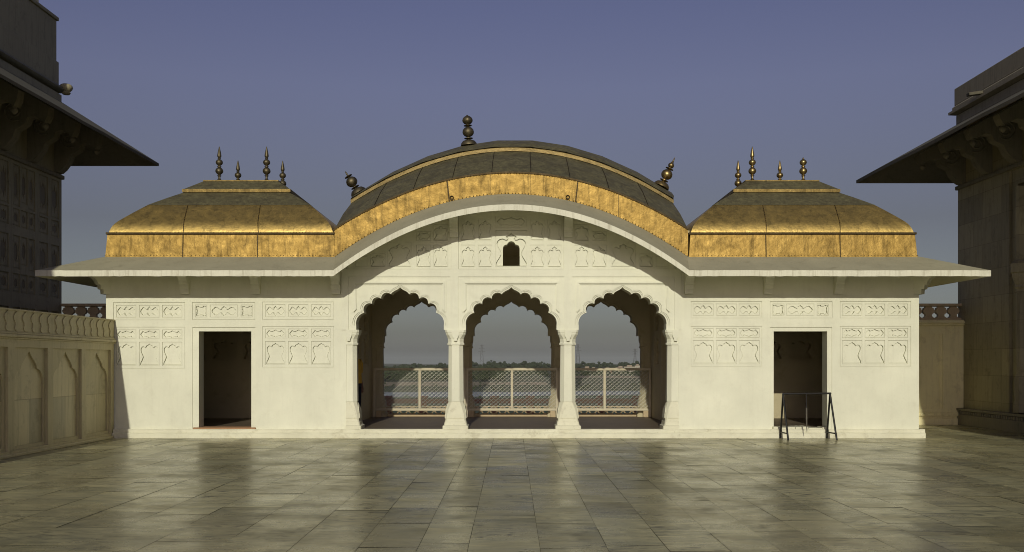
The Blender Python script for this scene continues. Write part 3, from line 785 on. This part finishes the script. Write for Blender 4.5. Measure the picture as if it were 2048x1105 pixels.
xl = PX(718, YR); finial('finial', FIN4, (xl, YR, cz(6.655, .0937, xl - .086) - .03), roof, 'bronze', -.56)
xr = PX(1322, YR); finial('finial', FIN3, (xr, YR, cz(6.655, .0937, xr - .086) - .03), roof, 'brass', .44)

# low lattice kerb between the rear columns
mb = MB()
for c in (-2.284, 0, 2.284):
    mb.box(c - .98, c + .98, 4.6, 4.75, FL, FL + .055)
    mb.box(c - .98, c + .98, 4.64, 4.72, .415, .445)
    for i in range(9):
        x = c - .88 + i * .22
        mb.tube([(x + .085 * math.cos(a), 4.68, .325 + .085 * math.sin(a)) for a in [k * math.pi / 6 for k in range(13)]], .018, 6)
        mb.tube([(x + .11 + .05 * math.cos(a), 4.68, .26 + .05 * math.sin(a)) for a in [k * math.pi / 5 for k in range(11)]], .014, 6)
mb.build('stone_lattice', 'tanstone', PAV)

# ------------------------------------------------------------------ railings behind the arches
YG = 4.3
def railing(x0, x1, label):
    t = thing('mesh_railing', label, 'railing', ((x0 + x1) / 2, YG, FL), 'mesh railings across the arches')
    w_ = (x1 - x0) / 2; zt1, zt0, zb1, zb0 = 1.41 - FL, 1.345 - FL, .40 - FL, .342 - FL
    mb = MB(); mb.box(-w_ + .01, w_ - .01, -.035, .035, zt0, zt1); mb.build('top_rail', 'paint', t, bevel=.006)
    mb = MB(); mb.box(-w_ + .05, w_ - .05, -.03, .03, zb0, zb1); mb.build('bottom_rail', 'paint', t, bevel=.006)
    mb = MB(); mb.box(-.03, .03, -.028, .028, zb1, zt0); mb.build('mullion', 'paint', t, bevel=.005)
    for s in (-1, 1):
        mb = MB(); mb.box(s * (w_ - .03) - .027, s * (w_ - .03) + .027, -.032, .032, .0, zt0 - .001); mb.build('post', 'paint', t, bevel=.005)
        mb = MB(); xx = s * (w_ - .13); mb.box(xx - .065, xx + .065, -.03, .05, .0, zb0 - .003); mb.build('foot_block', 'tanstone', t, bevel=.01)
    mb = MB(); pz = .091; px_ = .111
    xa, xb, za, zb_ = -w_ + .055, w_ - .055, zb1, zt0; Hh = zb_ - za; run = Hh * px_ / pz
    k = -int(run / px_) - 1
    while xa + k * px_ < xb:
        for sg in (1, -1):
            # line x = xs + sg*..., clipped
            xs = xa + k * px_
            p0 = (xs, za) if sg > 0 else (xs + run, za); p1 = (xs + run, zb_) if sg > 0 else (xs, zb_)
            (ax, az), (bx, bz_) = p0, p1
            def cut(px0, pz0, px1, pz1, X): tt = (X - px0) / (px1 - px0); return X, pz0 + (pz1 - pz0) * tt
            if max(ax, bx) < xa or min(ax, bx) > xb: continue
            if ax < xa: ax, az = cut(ax, az, bx, bz_, xa)
            if bx < xa: bx, bz_ = cut(ax, az, bx, bz_, xa)
            if ax > xb: ax, az = cut(ax, az, bx, bz_, xb)
            if bx > xb: bx, bz_ = cut(ax, az, bx, bz_, xb)
            if abs(az - bz_) < .01: continue
            mb.beam((ax, sg * .003, az), (bx, sg * .003, bz_), .0058, .0058)
        k += 1
    # knuckles where the wires cross
    for i in range(int((xb - xa) / px_) + 1):
        for j in range(int(Hh / pz * 2)):
            x = xa + i * px_ + (px_ / 2 if j % 2 else 0); z = za + j * pz / 2
            if x < xb and z < zb_: mb.box(x - .010, x + .010, -.009, .009, z - .007, z + .007)
    mb.build('wire_mesh', 'wire', t)
railing(-3.44, -1.13, 'cream mesh railing closing the left arch with the yellow-shirted person')
railing(-1.126, 1.166, 'cream mesh railing closing the middle arch under the small window')
railing(1.17, 3.485, 'cream mesh railing closing the right arch, in front of the far houses')

# ------------------------------------------------------------------ black trestle at the right door
def trestle():
    t = thing('trestle_barrier', 'black iron trestle standing before the right doorway with a broken hanging bar', 'barrier', (5.94, -.4, 0))
    xs = (5.47 - 5.94, 6.415 - 5.94); zt = .915
    for x, dx in ((xs[0], .03), (xs[1], .05)):
        for dy, ddx in ((.235, .01), (-.26, dx)):
            mb = MB(); mb.tube([(x, 0, zt), (x + ddx, dy, .0)], .02, 8); mb.build('leg', 'iron', t, smooth=40)
        mb = MB(); mb.tube([(x + .008, .20, .13), (x + dx - .008, -.225, .13)], .014, 8); mb.build('cross_bar', 'iron', t, smooth=40)
    mb = MB(); mb.tube([(xs[0] - .015, 0, zt), (xs[1] + .02, 0, zt + .01)], .019, 8); mb.build('top_bar', 'iron', t, smooth=40)
    mb = MB(); xm = -.0; mb.tube([(xm, -.002, zt), (xm + .002, -.002, zt - .28)], .011, 8, 0); mb.tube([(xm + .002, -.002, zt - .28), (xm + .004, .0, zt - .6), (xm + .012, .002, zt - .78)], [.017, .015, .004], 8, 1)
    mb.build('hanging_bar', ['iron', 'iron_worn'], t, smooth=40)
trestle()

# ------------------------------------------------------------------ left courtyard wall
XW = -8.15
def left_wall():
    t = thing('courtyard_wall', 'low weathered marble wall with arched panels along the left edge of the plaza', 'wall', (XW, -8, 0))
    P = lambda u, v, d: (-d, u + 8, v)
    ya, yb = -22, -.015
    mb = MB(); panels = []
    y = -.17
    k = 0
    while y - 1.35 > ya:
        panels.append((y - 1.35 + .2, y)); y -= 1.35; k += 1
    hs = [rect(a, b, .10, 1.80) for a, b in panels]
    mb.fill(rect(ya, yb, 0, 1.93), hs, P, 0, 0)
    mb.box(-.55, -.4, ya + 8, yb + 8, 0, 2.4)
    for (a, b), h in zip(panels, hs):
        mb.rim(h, P, 0, .045)
        c = (a + b) / 2; hw = (b - a) / 2
        hl = [(0, 1.74), (.06 * hw, 1.70), (.2 * hw, 1.63), (.36 * hw, 1.555), (.46 * hw, 1.49), (.5 * hw, 1.44), (.64 * hw, 1.42), (.78 * hw, 1.35), (.87 * hw, 1.25), (.9 * hw, 1.12), (.9 * hw, .16)]
        A_ = [(c + x, z) for x, z in hl] + [(c - x, z) for x, z in reversed(hl) if x > 0]
        mb.fill(h, [A_], P, .045, 0); mb.rim(A_, P, .045, .08)
        mb.fill(A_, [], P, .08, 1)
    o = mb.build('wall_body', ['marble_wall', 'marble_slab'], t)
    mb = MB()
    for (x0_, x1_, z0_, z1_) in ((-.4, .03, 1.93, 1.96), (-.4, .055, 1.96, 2.01), (-.4, .035, 2.01, 2.045)): mb.box(x0_, x1_, ya + 8, yb + 8 - .002 * (z0_ > 1.95), z0_, z1_)
    mb.build('cornice', 'marble_wall', t, bevel=.01)
    mb = MB(); mb.box(-.4, 0, ya + 8, yb + 8, 2.045, 2.40); mb.box(-.42, .022, ya + 8, yb + 8 - .003, 2.40, 2.425)
    y = -.18
    sh = [(-.02, 2.06), (.055, 2.08), (.07, 2.12), (.045, 2.16), (.05, 2.20), (.09, 2.25), (.10, 2.30), (.075, 2.345), (.03, 2.37), (.0, 2.395), (-.03, 2.37), (-.075, 2.345), (-.10, 2.30), (-.09, 2.25), (-.05, 2.20), (-.045, 2.16), (-.07, 2.12), (-.055, 2.08)]
    while y > ya:
        mb.plate([(y + u * 1.15, v) for u, v in sh], P, -.014, .0); y -= .29
    mb.build('carved_frieze', 'marble_wall', t)
    mb = MB(); mb.box(-.02, .05, ya + 8, yb + 8 - .004, 0, .055)
    mb.build('foot_moulding', 'marble_wall', t, bevel=.012)
left_wall()

# ------------------------------------------------------------------ rear terrace walls with balustrades
def terrace_wall(x0, x1, label):
    y = 4.12; t = thing('terrace_wall', label, 'wall', (x0, y, 0)); W = x1 - x0
    P = lambda u, v, d: (u, d, v)
    mb = MB(); pr = rect(.05, W - .52, .40, 2.26)
    mb.fill(rect(0, W, 0, 2.46), [pr], P, 0); mb.rim(pr, P, 0, .03); mb.fill(pr, [rect(.10, W - .57, .45, 2.2)], P, .03); q = rect(.10, W - .57, .45, 2.2); mb.rim(q, P, .03, .05); mb.fill(q, [], P, .05)
    mb.box(0, W, .1, .35, 0, 2.46); mb.build('wall_body', 'pale_marble', t)
    mb = MB(); mb.box(0, W, -.06, .4, 2.46, 2.51); mb.box(0, W, -.10, .42, 2.51, 2.56); mb.box(0, W, -.05, .38, 2.56, 2.60); mb.build('coping', 'pale_marble', t, bevel=.012)
    mb = MB(); mb.box(0, W, -.05, 0.002, .22, .30); mb.box(0, W, -.03, .002, .30, .33); mb.box(0, W, -.04, .002, 0, .16)
    for i in range(int(W / .09)): mb.box(i * .09 + .02, i * .09 + .075, -.07, -.049, .225, .29)
    mb.build('foot_moulding', 'pale_marble', t, bevel=.008)
    mb = MB(); mb.box(0, W, .1, .28, 2.60, 2.655); mb.box(0, W, .08, .3, 2.94, 3.01)
    mb.build('handrail', 'tanstone', t, bevel=.01)
    sh = mirror_v([(0, 2.94), (.075, 2.94), (.08, 2.915), (.12, 2.90), (.125, 2.86), (.145, 2.85), (.145, 2.81), (.12, 2.77), (.08, 2.745), (.075, 2.70), (.10, 2.68), (.135, 2.655)])
    first_ = None; i = 0
    while .16 + i * .31 < W:
        if first_ is None:
            mb = MB(); mb.plate(sh, P, .14, .24); first_ = mb.build('baluster', 'tanstone', t)
            first_.location.x = .16
        else: b_ = clone(first_); b_.parent = t; b_.location.x = .16 + i * .31
        i += 1
terrace_wall(-11.2, XL - .01, 'dark stone balustrade seen over the low wall beside the left palace')
terrace_wall(XR + .01, 11.2, 'tan marble wall and balustrade linking the pavilion to the right palace')

# ------------------------------------------------------------------ flanking palaces
def slab_eave(name, t, X, xe, y1, ye, ze, zw, th, mats, y0=-24):
    """sloping eave along a wall at X, returning round the far end"""
    mb = MB(); sg = 1 if xe > X else -1
    st = [((X, y0, zw), (xe, y0, ze)), ((X, y1, zw), (xe, ye, ze)), ((X - sg * 8, y1, zw), (X - sg * 8, ye, ze))]
    # subdivide the long side into slabs with slight irregular joints
    L = []; n = 26
    for i in range(n):
        f = i / n; j = random.uniform(-.015, .015)
        L.append(((X, y0 + (y1 - y0) * f, zw), (xe, y0 + (ye - y0) * f, ze + j)))
    L += st[1:]
    dn = lambda p: (p[0], p[1], p[2] - th)
    for (a, b), (c, d) in zip(L, L[1:]):
        mb.face([a, b, d, c], 0); mb.face([b, dn(b), dn(d), d], 0); mb.face([dn(b), dn(a), dn(c), dn(d)], 1)
    a, b = L[-1]; mb.face([a, b, dn(b), dn(a)])
    return mb.build(name, mats, t)
def big_bracket(t, X, sg, y, zb, zt, reach, slope, corner=False):
    mb = MB(); P = lambda u, v, d: (X + sg * u, y + d, v)
    h = zt - zb
    pr = [(0, zb), (.12, zb + .01), (.22, zb + .06 * h), (.34, zb + .16 * h), (.40, zb + .26 * h), (.52, zb + .30 * h), (.62, zb + .34 * h), (.66, zb + .42 * h), (.80, zb + .44 * h), (.92, zb + .40 * h), (reach * .72, zb + .36 * h), (reach * .76, zb + .44 * h), (reach * .78, zt - slope * reach * .78 - .03), (0, zt - .02)]
    mb.plate(pr, P, -.13, .13)
    for d in (-.16, .16):                                   # carved scroll on both cheeks
        cx_, cz_ = .36, zb + .50 * h
        pts = []
        for k in range(22):
            a = k * .55; r = .05 + .0085 * k; pts.append(P(cx_ + r * math.cos(a), cz_ + r * math.sin(a), d * .86))
        mb.tube(pts, .022, 6)
    o = mb.build('eave_bracket', 'palace_dark', t, bevel=.02)
    mb = MB(); mb.lathe([(.001, -.17), (.03, -.15), (.075, -.10), (.07, -.06), (.04, -.035), (.05, -.02), (.05, 0)], Matrix.Translation(P(reach * .68, zb + .37 * h, 0)), 10); k = mb.build('pendant', 'palace_dark', o, smooth=50)
    return o
def left_palace():
    X, y1 = -11.2, 4.26
    t = thing('marble_palace', 'shaded palace at the left with inlaid panels under a deep sloping eave', 'palace', (0, 0, 0))
    P = lambda u, v, d: (X - d, u, v)
    mb = MB(); y0 = -24; frames = []; cells = []
    yy = y1 - .14
    pat = [(.40, 1), (.45, 1), (1.05, 3)]; k = 0
    while yy > -7:
        wd, sub = pat[k % 3]
        for z0_, z1_ in ((5.08, 6.02), (4.62, 5.03), (3.66, 4.42), (3.13, 3.56), (1.9, 2.8), (1.4, 1.8)):
            a, b = yy - wd, yy
            if sub == 1: cells.append((a, b, z0_, z1_))
            else:
                ws = wd / 3
                for q in range(3): cells.append((a + q * ws + .02, a + (q + 1) * ws - .02, z0_ + (.1 if q == 1 and z1_ - z0_ > .6 else 0), z1_))
        yy -= wd + .17; k += 1
    hs = [rect(*c) for c in cells]
    mb.fill(rect(y0, y1, -.0, 8.2), hs, P, 0, 0)
    for c, h in zip(cells, hs):
        mb.rim(h, P, 0, .03); a, b, z0_, z1_ = c
        i = rect(a + .04, b - .04, z0_ + .04, z1_ - .04); mb.fill(h, [i], P, .03, 0); mb.rim(i, P, .03, .015)
        w2 = (b - a) / 2 - .07; 
        sh = place(CLOUD, (a + .06, b - .06, z0_ + .07, z1_ - .07), True, .03, .03)
        mb.fill(i, [sh], P, .015, 0); mb.rim(sh, P, .015, .03); mb.fill(sh, [], P, .03, 1)
    mb.box(X - 9, X - .3, y0, y1 - .001, 0, 8.2); mb.face([(X, y1, 0), (X - .32, y1, 0), (X - .32, y1, 8.2), (X, y1, 8.2)])
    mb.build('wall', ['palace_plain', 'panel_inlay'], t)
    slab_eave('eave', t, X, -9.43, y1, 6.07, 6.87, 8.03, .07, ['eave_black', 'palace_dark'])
    mb = MB(); mb.box(X - .4, X + .06, -24, y1 + .05, 6.1, 6.2); mb.build('string_course', 'palace_dark', t, bevel=.02)
    for i in range(12): big_bracket(t, X, 1, 3.98 - 1.32 * i, 6.2, 7.85, 1.45, .62)
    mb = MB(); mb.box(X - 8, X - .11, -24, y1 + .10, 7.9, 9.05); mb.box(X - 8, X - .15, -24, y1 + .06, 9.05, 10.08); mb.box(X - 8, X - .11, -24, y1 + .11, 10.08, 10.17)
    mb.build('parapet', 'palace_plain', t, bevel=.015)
    mb = MB(); r_ = []
    for d, z in ((.10, 8.28), (.20, 8.30), (.24, 8.36), (.20, 8.42), (.10, 8.45)): r_.append([(X - .2 + d, -24, z), (X - .2 + d, y1 + d, z), (X - 8, y1 + d, z)])
    mb.loft(r_, closed=False); mb.build('roll_moulding', 'palace_dark', t, smooth=60)
    for y in (y1 + .16, .9, -2.6):
        mb = MB(); mb.lathe([(.001, -.18), (.10, -.16), (.13, -.11), (.10, -.09), (.16, -.03), (.19, .04), (.17, .10), (.11, .14), (.001, .16)], Matrix.Translation((X + .04, y, 8.40)) @ Matrix.Scale(.85, 4), 14); mb.build('lotus_boss', 'palace', t, smooth=50)
    mb = MB(); mb.box(X - 4, X - .25, -24, 3.6, 10.17, 10.42); mb.lathe([(.22, 0), (.25, .1), (.16, .2), (.2, .3), (.001, .6)], Matrix.Translation((X - .55, 3.3, 10.42)), 12); mb.build('roof_kiosk_base', 'marble_wall', t)
left_palace()
def right_palace():
    X, y1 = 11.2, 4.42
    t = thing('marble_palace', 'shaded palace at the right with plain ashlar wall and brown parapet', 'palace', (0, 0, 0))
    P = lambda u, v, d: (X + d, u, v)
    mb = MB(); y0 = -24
    nich = [(1.15 - 4.2 * k - 1.9, 1.15 - 4.2 * k) for k in range(3)]
    outer = [rect(a - .75, b + .75, .42, 5.85) for a, b in nich]
    mb.fill(rect(y0, y1, 0, 7.7), outer, P, 0)
    for (a, b), o in zip(nich, outer):
        mb.rim(o, P, 0, .06); i1 = rect(a - .55, b + .55, .42, 5.62); mb.fill(o, [i1], P, .06); mb.rim(i1, P, .06, .02); i2 = rect(a - .42, b + .42, .42, 5.5); mb.fill(i1, [i2], P, .02); mb.rim(i2, P, .02, .12)
        c = (a + b) / 2; hw = (b - a) / 2
        hl = [(0, 4.9), (.1, 4.8), (.35, 4.6), (.5, 4.45), (.52, 4.3), (.75, 4.15), (.78, 3.95), (hw, 3.75), (hw, .42)]
        A_ = [(c + x, z) for x, z in hl] + [(c - x, z) for x, z in reversed(hl) if x > 0]
        mb.fill(i2, [A_], P, .12); mb.rim(A_, P, .12, .8); mb.fill(A_, [], P, .8)
    mb.box(X + .9, X + 9, y0, y1 - .001, 0, 7.7); mb.face([(X, y1, 0), (X + .92, y1, 0), (X + .92, y1, 7.7), (X, y1, 7.7)])
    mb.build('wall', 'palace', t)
    for a, b in nich:
        for yy in (a - .2, b + .2):
            mb = MB(); Mx = Matrix.Translation((X - .02, yy, 0))
            mb.lathe([(.17, .45), (.17, .62), (.13, .72), (.16, .95), (.15, 1.2), (.10, 1.3), (.095, 3.15), (.14, 3.2), (.12, 3.25), (.19, 3.42), (.19, 3.5), (.22, 3.52), (.22, 3.72), (.15, 3.78), (.12, 3.8), (.12, 5.4)], Mx, 8); mb.build('pilaster', 'palace', t, smooth=30)
    mb = MB(); mb.box(X - .16, X + .01, y0, y1 + .05, 0, .27); mb.box(X - .12, X + .01, y0, y1 + .04, .27, .36); mb.box(X - .18, X + .01, y0, y1 + .06, .36, .42)
    yq = y1 - .02
    while yq > -8: mb.box(X - .16, X - .119, yq - .07, yq, .275, .355); yq -= .11
    mb.build('foot_moulding', 'palace_dark', t, bevel=.01)
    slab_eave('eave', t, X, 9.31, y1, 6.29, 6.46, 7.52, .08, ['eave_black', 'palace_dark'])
    mb = MB(); mb.box(X - .06, X + .4, -24, y1 + .05, 5.86, 5.96); mb.build('string_course', 'palace_dark', t, bevel=.02)
    for i in range(12): big_bracket(t, X, -1, 4.12 - 1.32 * i, 5.95, 7.35, 1.5, .56)
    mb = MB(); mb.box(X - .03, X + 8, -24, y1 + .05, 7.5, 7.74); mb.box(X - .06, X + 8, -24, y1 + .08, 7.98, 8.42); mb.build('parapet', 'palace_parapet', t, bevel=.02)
    mb = MB(); r_ = []
    for d, z in ((.04, 7.74), (.17, 7.78), (.17, 7.84), (.10, 7.88), (.10, 7.94), (.06, 7.98)): r_.append([(X - d, -24, z), (X - d, y1 + d, z), (X + 8, y1 + d, z)])
    mb.loft(r_, closed=False); mb.build('cornice', 'palace_parapet', t)
    mb = MB(); mb.beam((X - .06, 3.0, 7.92), (X - .42, 3.0, 7.87), .16, .07); mb.build('rain_spout', 'eave_black', t, bevel=.01)
right_palace()

# ------------------------------------------------------------------ person standing in the left inner doorway
def person():
    t = thing('person', 'person in yellow shirt and dark trousers standing half hidden behind the left jamb', 'person', (-3.50, 1.75, FL))
    bm = bmesh.new(); sk = bm.verts.layers.skin.verify()
    J = {}
    def v(n, co, r): J[n] = bm.verts.new(co); J[n][sk].radius = (r, r * .9)
    v('pel', (0, 0, .93), .13); v('wst', (0, 0, 1.08), .12); v('chs', (0, .0, 1.28), .145); v('nk', (0, .01, 1.44), .055); v('hd0', (0, 0, 1.52), .075); v('hd1', (.0, -.01, 1.60), .092); v('hd2', (0, 0, 1.67), .075)
    for s in (-1, 1):
        q = 'LR'[s > 0]
        v('hp' + q, (s * .09, 0, .88), .09); v('kn' + q, (s * .10, -.02, .48), .06); v('an' + q, (s * .10, .02, .07), .042); v('to' + q, (s * .12, -.15, .035), .03)
        v('sh' + q, (s * .18, 0, 1.38), .06); v('el' + q, (s * .22, .02, 1.10), .045); v('wr' + q, (s * .215, -.05, .87), .03); v('pm' + q, (s * .21, -.06, .80), .033)
    for a, b in [('pel', 'wst'), ('wst', 'chs'), ('chs', 'nk'), ('nk', 'hd0'), ('hd0', 'hd1'), ('hd1', 'hd2')]: bm.edges.new((J[a], J[b]))
    for q in 'LR':
        for a, b in [('pel', 'hp' + q), ('hp' + q, 'kn' + q), ('kn' + q, 'an' + q), ('an' + q, 'to' + q), ('chs', 'sh' + q), ('sh' + q, 'el' + q), ('el' + q, 'wr' + q), ('wr' + q, 'pm' + q)]: bm.edges.new((J[a], J[b]))
        s = -1 if q == 'L' else 1
        for i, (dy, ln) in enumerate(((-.03, .075), (-.01, .085), (.01, .08), (.03, .065))):
            a = bm.verts.new((s * .208, -.06 + dy, .765)); b_ = bm.verts.new((s * .2, -.065 + dy, .765 - ln)); a[sk].radius = b_[sk].radius = (.009, .009)
            bm.edges.new((J['pm' + q], a)); bm.edges.new((a, b_))
        a = bm.verts.new((s * .19, -.10, .80)); b_ = bm.verts.new((s * .185, -.115, .755)); a[sk].radius = b_[sk].radius = (.010, .010)
        bm.edges.new((J['pm' + q], a)); bm.edges.new((a, b_))
    # nose
    a = bm.verts.new((0, -.105, 1.585)); a[sk].radius = (.016, .02); bm.edges.new((J['hd1'], a))
    J['pel'][sk].use_root = True
    me = bpy.data.meshes.new('body'); bm.to_mesh(me); bm.free(); me.materials.append(MT['skin'])
    o = bpy.data.objects.new('body', me); COL.objects.link(o); o.parent = t
    o.modifiers.new('skin', 'SKIN'); su = o.modifiers.new('sub', 'SUBSURF'); su.levels = 1; su.render_levels = 2
    def ell(cx, cy, z, rx, ry, n=16): return [(cx + rx * math.cos(k * 2 * math.pi / n), cy + ry * math.sin(k * 2 * math.pi / n), z) for k in range(n)]
    mb = MB(); mb.loft([ell(0, 0, .90, .205, .15), ell(0, 0, 1.0, .195, .145), ell(0, 0, 1.12, .185, .14), ell(0, 0, 1.28, .205, .15), ell(0, 0, 1.38, .20, .125), ell(0, 0, 1.44, .10, .085), ell(0, 0, 1.465, .075, .07)], caps=False)
    for s in (-1, 1): mb.tube([(s * .15, 0, 1.40), (s * .20, 0, 1.33), (s * .225, .02, 1.14)], [.075, .082, .072], 12)
    mb.build('shirt', 'shirt', t, smooth=70)
    mb = MB(); mb.loft([ell(0, 0, .82, .185, .135), ell(0, 0, .92, .19, .14), ell(0, 0, 1.0, .18, .13)])
    for s in (-1, 1): mb.tube([(s * .092, 0, .9), (s * .10, -.01, .5), (s * .10, .02, .06)], [.105, .085, .07], 12)
    mb.build('trousers', 'navy', t, smooth=70)
    mb = MB(); mb.lathe([(.098, 1.58), (.108, 1.64), (.10, 1.70), (.06, 1.75), (.001, 1.762)], Matrix.Translation((0, .018, 0)), 14); mb.build('hair', 'hair', t, smooth=70)
    t.rotation_euler = (0, 0, R(65))
person()

# ------------------------------------------------------------------ rampart and river plain beyond
def rampart():
    t = thing('rampart_wall', 'red sandstone rampart with a posted parapet below the pavilion railings', 'wall', (0, 14, -22))
    mb = MB(); mb.box(-14, 14, .0, 1.2, 0, 21.3); mb.build('wall_body', 'redstone', t)
    mb = MB(); mb.box(-14, 14, .25, .6, 22.10, 22.26); mb.build('coping', 'redstone', t, bevel=.02)
    first_ = None
    for i in range(22):
        if first_ is None:
            mb = MB(); mb.box(-.13, .13, .22, .62, 21.3, 22.10); mb.box(-.16, .16, .2, .64, 22.262, 22.36); first_ = mb.build('parapet_post', 'redstone', t, bevel=.02); o = first_
        else: o = clone(first_); o.parent = t
        o.location.x = -13.2 + i * 1.26
rampart()
def blob(mb, c, r, sq):
    """rough leaf clump: jittered icosahedron"""
    g = (1 + 5 ** .5) / 2
    base = [(-1, g, 0), (1, g, 0), (-1, -g, 0), (1, -g, 0), (0, -1, g), (0, 1, g), (0, -1, -g), (0, 1, -g), (g, 0, -1), (g, 0, 1), (-g, 0, -1), (-g, 0, 1)]
    fs = [(0, 11, 5), (0, 5, 1), (0, 1, 7), (0, 7, 10), (0, 10, 11), (1, 5, 9), (5, 11, 4), (11, 10, 2), (10, 7, 6), (7, 1, 8), (3, 9, 4), (3, 4, 2), (3, 2, 6), (3, 6, 8), (3, 8, 9), (4, 9, 5), (2, 4, 11), (6, 2, 10), (8, 6, 7), (9, 8, 1)]
    a = random.random() * 6.28; ca, sa = math.cos(a), math.sin(a)
    vs = []
    for x, y, z in base:
        q = r * random.uniform(.36, .64); x, y = x * ca - y * sa, x * sa + y * ca
        vs.append((c[0] + x * q, c[1] + y * q, c[2] + z * q * sq))
    mb.mesh(vs, fs)
def wood(name, count, xr, yr, hr, zg, m):
    mb = MB()
    for _ in range(count):
        y = random.uniform(*yr); x = random.uniform(*xr) * (y + 20) / 1948; h = random.uniform(*hr) * random.choice((.7, .85, 1, 1, 1.15))
        z = zg(x, y); wv = h * random.uniform(.35, .6)
        for k in range(11):
            u = random.uniform(-1, 1); v_ = random.uniform(-1, 1)
            blob(mb, (x + u * wv, y + v_ * wv, z + h * (.28 + .62 * random.random() * (1 - .45 * abs(u)))), h * random.uniform(.13, .26), .85)
    o = mb.build(name, m, recalc=False); structure(o, 'stuff')
    o['label'] = 'far green wood along the horizon beyond the river' if 'far' in name else 'dark green scrub and bushes on the near river plain'
    o['category'] = 'trees'
def zg(x, y): return -22 + (0 if y < 1300 else min(1, (y - 1300) / 1200) * (7 + 3 * math.sin(x * .004) + 2 * math.sin(x * .011 + 1)))
wood('far_wood', 460, (-420, 420), (1900, 2700), (11, 20), zg, 'leaf')
wood('scrub', 620, (-320, -20), (1150, 1900), (7, 14), zg, 'leaf2')
wood('scrub', 260, (-20, 330), (1450, 1900), (5, 9), zg, 'leaf2')
wood('scrub', 120, (-330, 330), (760, 1100), (1.5, 4), zg, 'leaf2')
wood('scrub', 60, (-330, 330), (330, 640), (1.2, 2.6), lambda x, y: -22, 'leaf2')
def far_house(px, y, w_, h, m, label):
    t = thing('far_house', label, 'house', (PX(px, y), y, zg(PX(px, y), y)), 'houses along the far bank')
    mb = MB(); mb.box(-w_ / 2, w_ / 2, 0, w_ * .8, 0, h); o = mb.build('wall', m, t)
    mb = MB(); mb.box(-w_ / 2 - .5, w_ / 2 + .5, -.6, w_ * .8 + .5, h, h + .7); mb.box(-w_ * .2, w_ * .25, w_ * .2, w_ * .6, h + .7, h + 3.2); mb.build('roof', 'roof', t)
    k = max(2, int(w_ / 4))
    for i in range(k):
        x = -w_ / 2 + (i + .5) * w_ / k; mb = MB(); mb.box(x - .7, x + .7, -.06, .02, h * .35, h * .72); mb.build('window', 'iron', t)
for a in ((1174, 1750, 17, 9, 'house_white', 'pale house with small roof block, leftmost beyond the right arch'), (1187, 1800, 12, 7, 'house_pink', 'low brick red house beside the leftmost pale house'),
          (1215, 1770, 15, 7, 'house_pink', 'brick red house midway along the far bank'), (1241, 1760, 16, 10, 'house_white', 'pale cubic house midway along the far bank'),
          (1259, 1730, 20, 12, 'house_white', 'largest pale house on the far bank, right of the cubic one'), (1275, 1850, 10, 13, 'house_white', 'narrow white house, rightmost on the far bank')): far_house(*a)
def pylon(px, y, h, label):
    t = thing('transmission_tower', label, 'pylon', (PX(px, y), y, zg(PX(px, y), y)), 'pylons on the horizon')
    mb = MB(); b = h * .09; tp = h * .02
    L = [(-1, -1), (1, -1), (1, 1), (-1, 1)]
    for i, (sx, sy) in enumerate(L):
        mb.beam((sx * b, sy * b, 0), (sx * tp, sy * tp, h), .5)
        ex, ey = L[(i + 1) % 4]
        for k in range(7):
            f0, f1 = k / 7, (k + 1) / 7; r0, r1 = b + (tp - b) * f0, b + (tp - b) * f1
            mb.beam((sx * r0, sy * r0, h * f0), (ex * r1, ey * r1, h * f1), .3)
    mb.build('lattice_mast', 'steel', t)
    for f, wv in ((.72, .15), (.85, .12), (.96, .08)):
        mb = MB(); mb.beam((-h * wv, 0, h * f), (h * wv, 0, h * f), .45); mb.beam((-h * wv, 0, h * f), (0, 0, h * (f + .04)), .3); mb.beam((h * wv, 0, h * f), (0, 0, h * (f + .04)), .3); mb.build('cross_arm', 'steel', t)
pylon(963.5, 2300, 60, 'grey lattice pylon on the horizon behind the middle arch')
pylon(1156, 2400, 60, 'grey lattice pylon at the left side of the right arch view')
pylon(1270, 2600, 52, 'smaller grey lattice pylon near the right column of the right arch')

# ------------------------------------------------------------------ haze over the river plain
mb = MB(); mb.box(-3000, 3000, -75, 8900, -23.5, 48)
hz = mb.build('haze', 'grout'); hz.data.materials.clear(); structure(hz, 'stuff'); hz['label'] = 'pale dusty haze over the river plain'; hz['category'] = 'haze'
m = bpy.data.materials.new('dusty_air'); m.use_nodes = True; n = m.node_tree.nodes; l = m.node_tree.links
n.remove(n['Principled BSDF']); pv = n.new('ShaderNodeVolumePrincipled'); pv.inputs['Density'].default_value = .00005; pv.inputs['Color'].default_value = (.80, .80, .78, 1)
l.new(pv.outputs[0], n['Material Output'].inputs['Volume']); hz.data.materials.append(m)
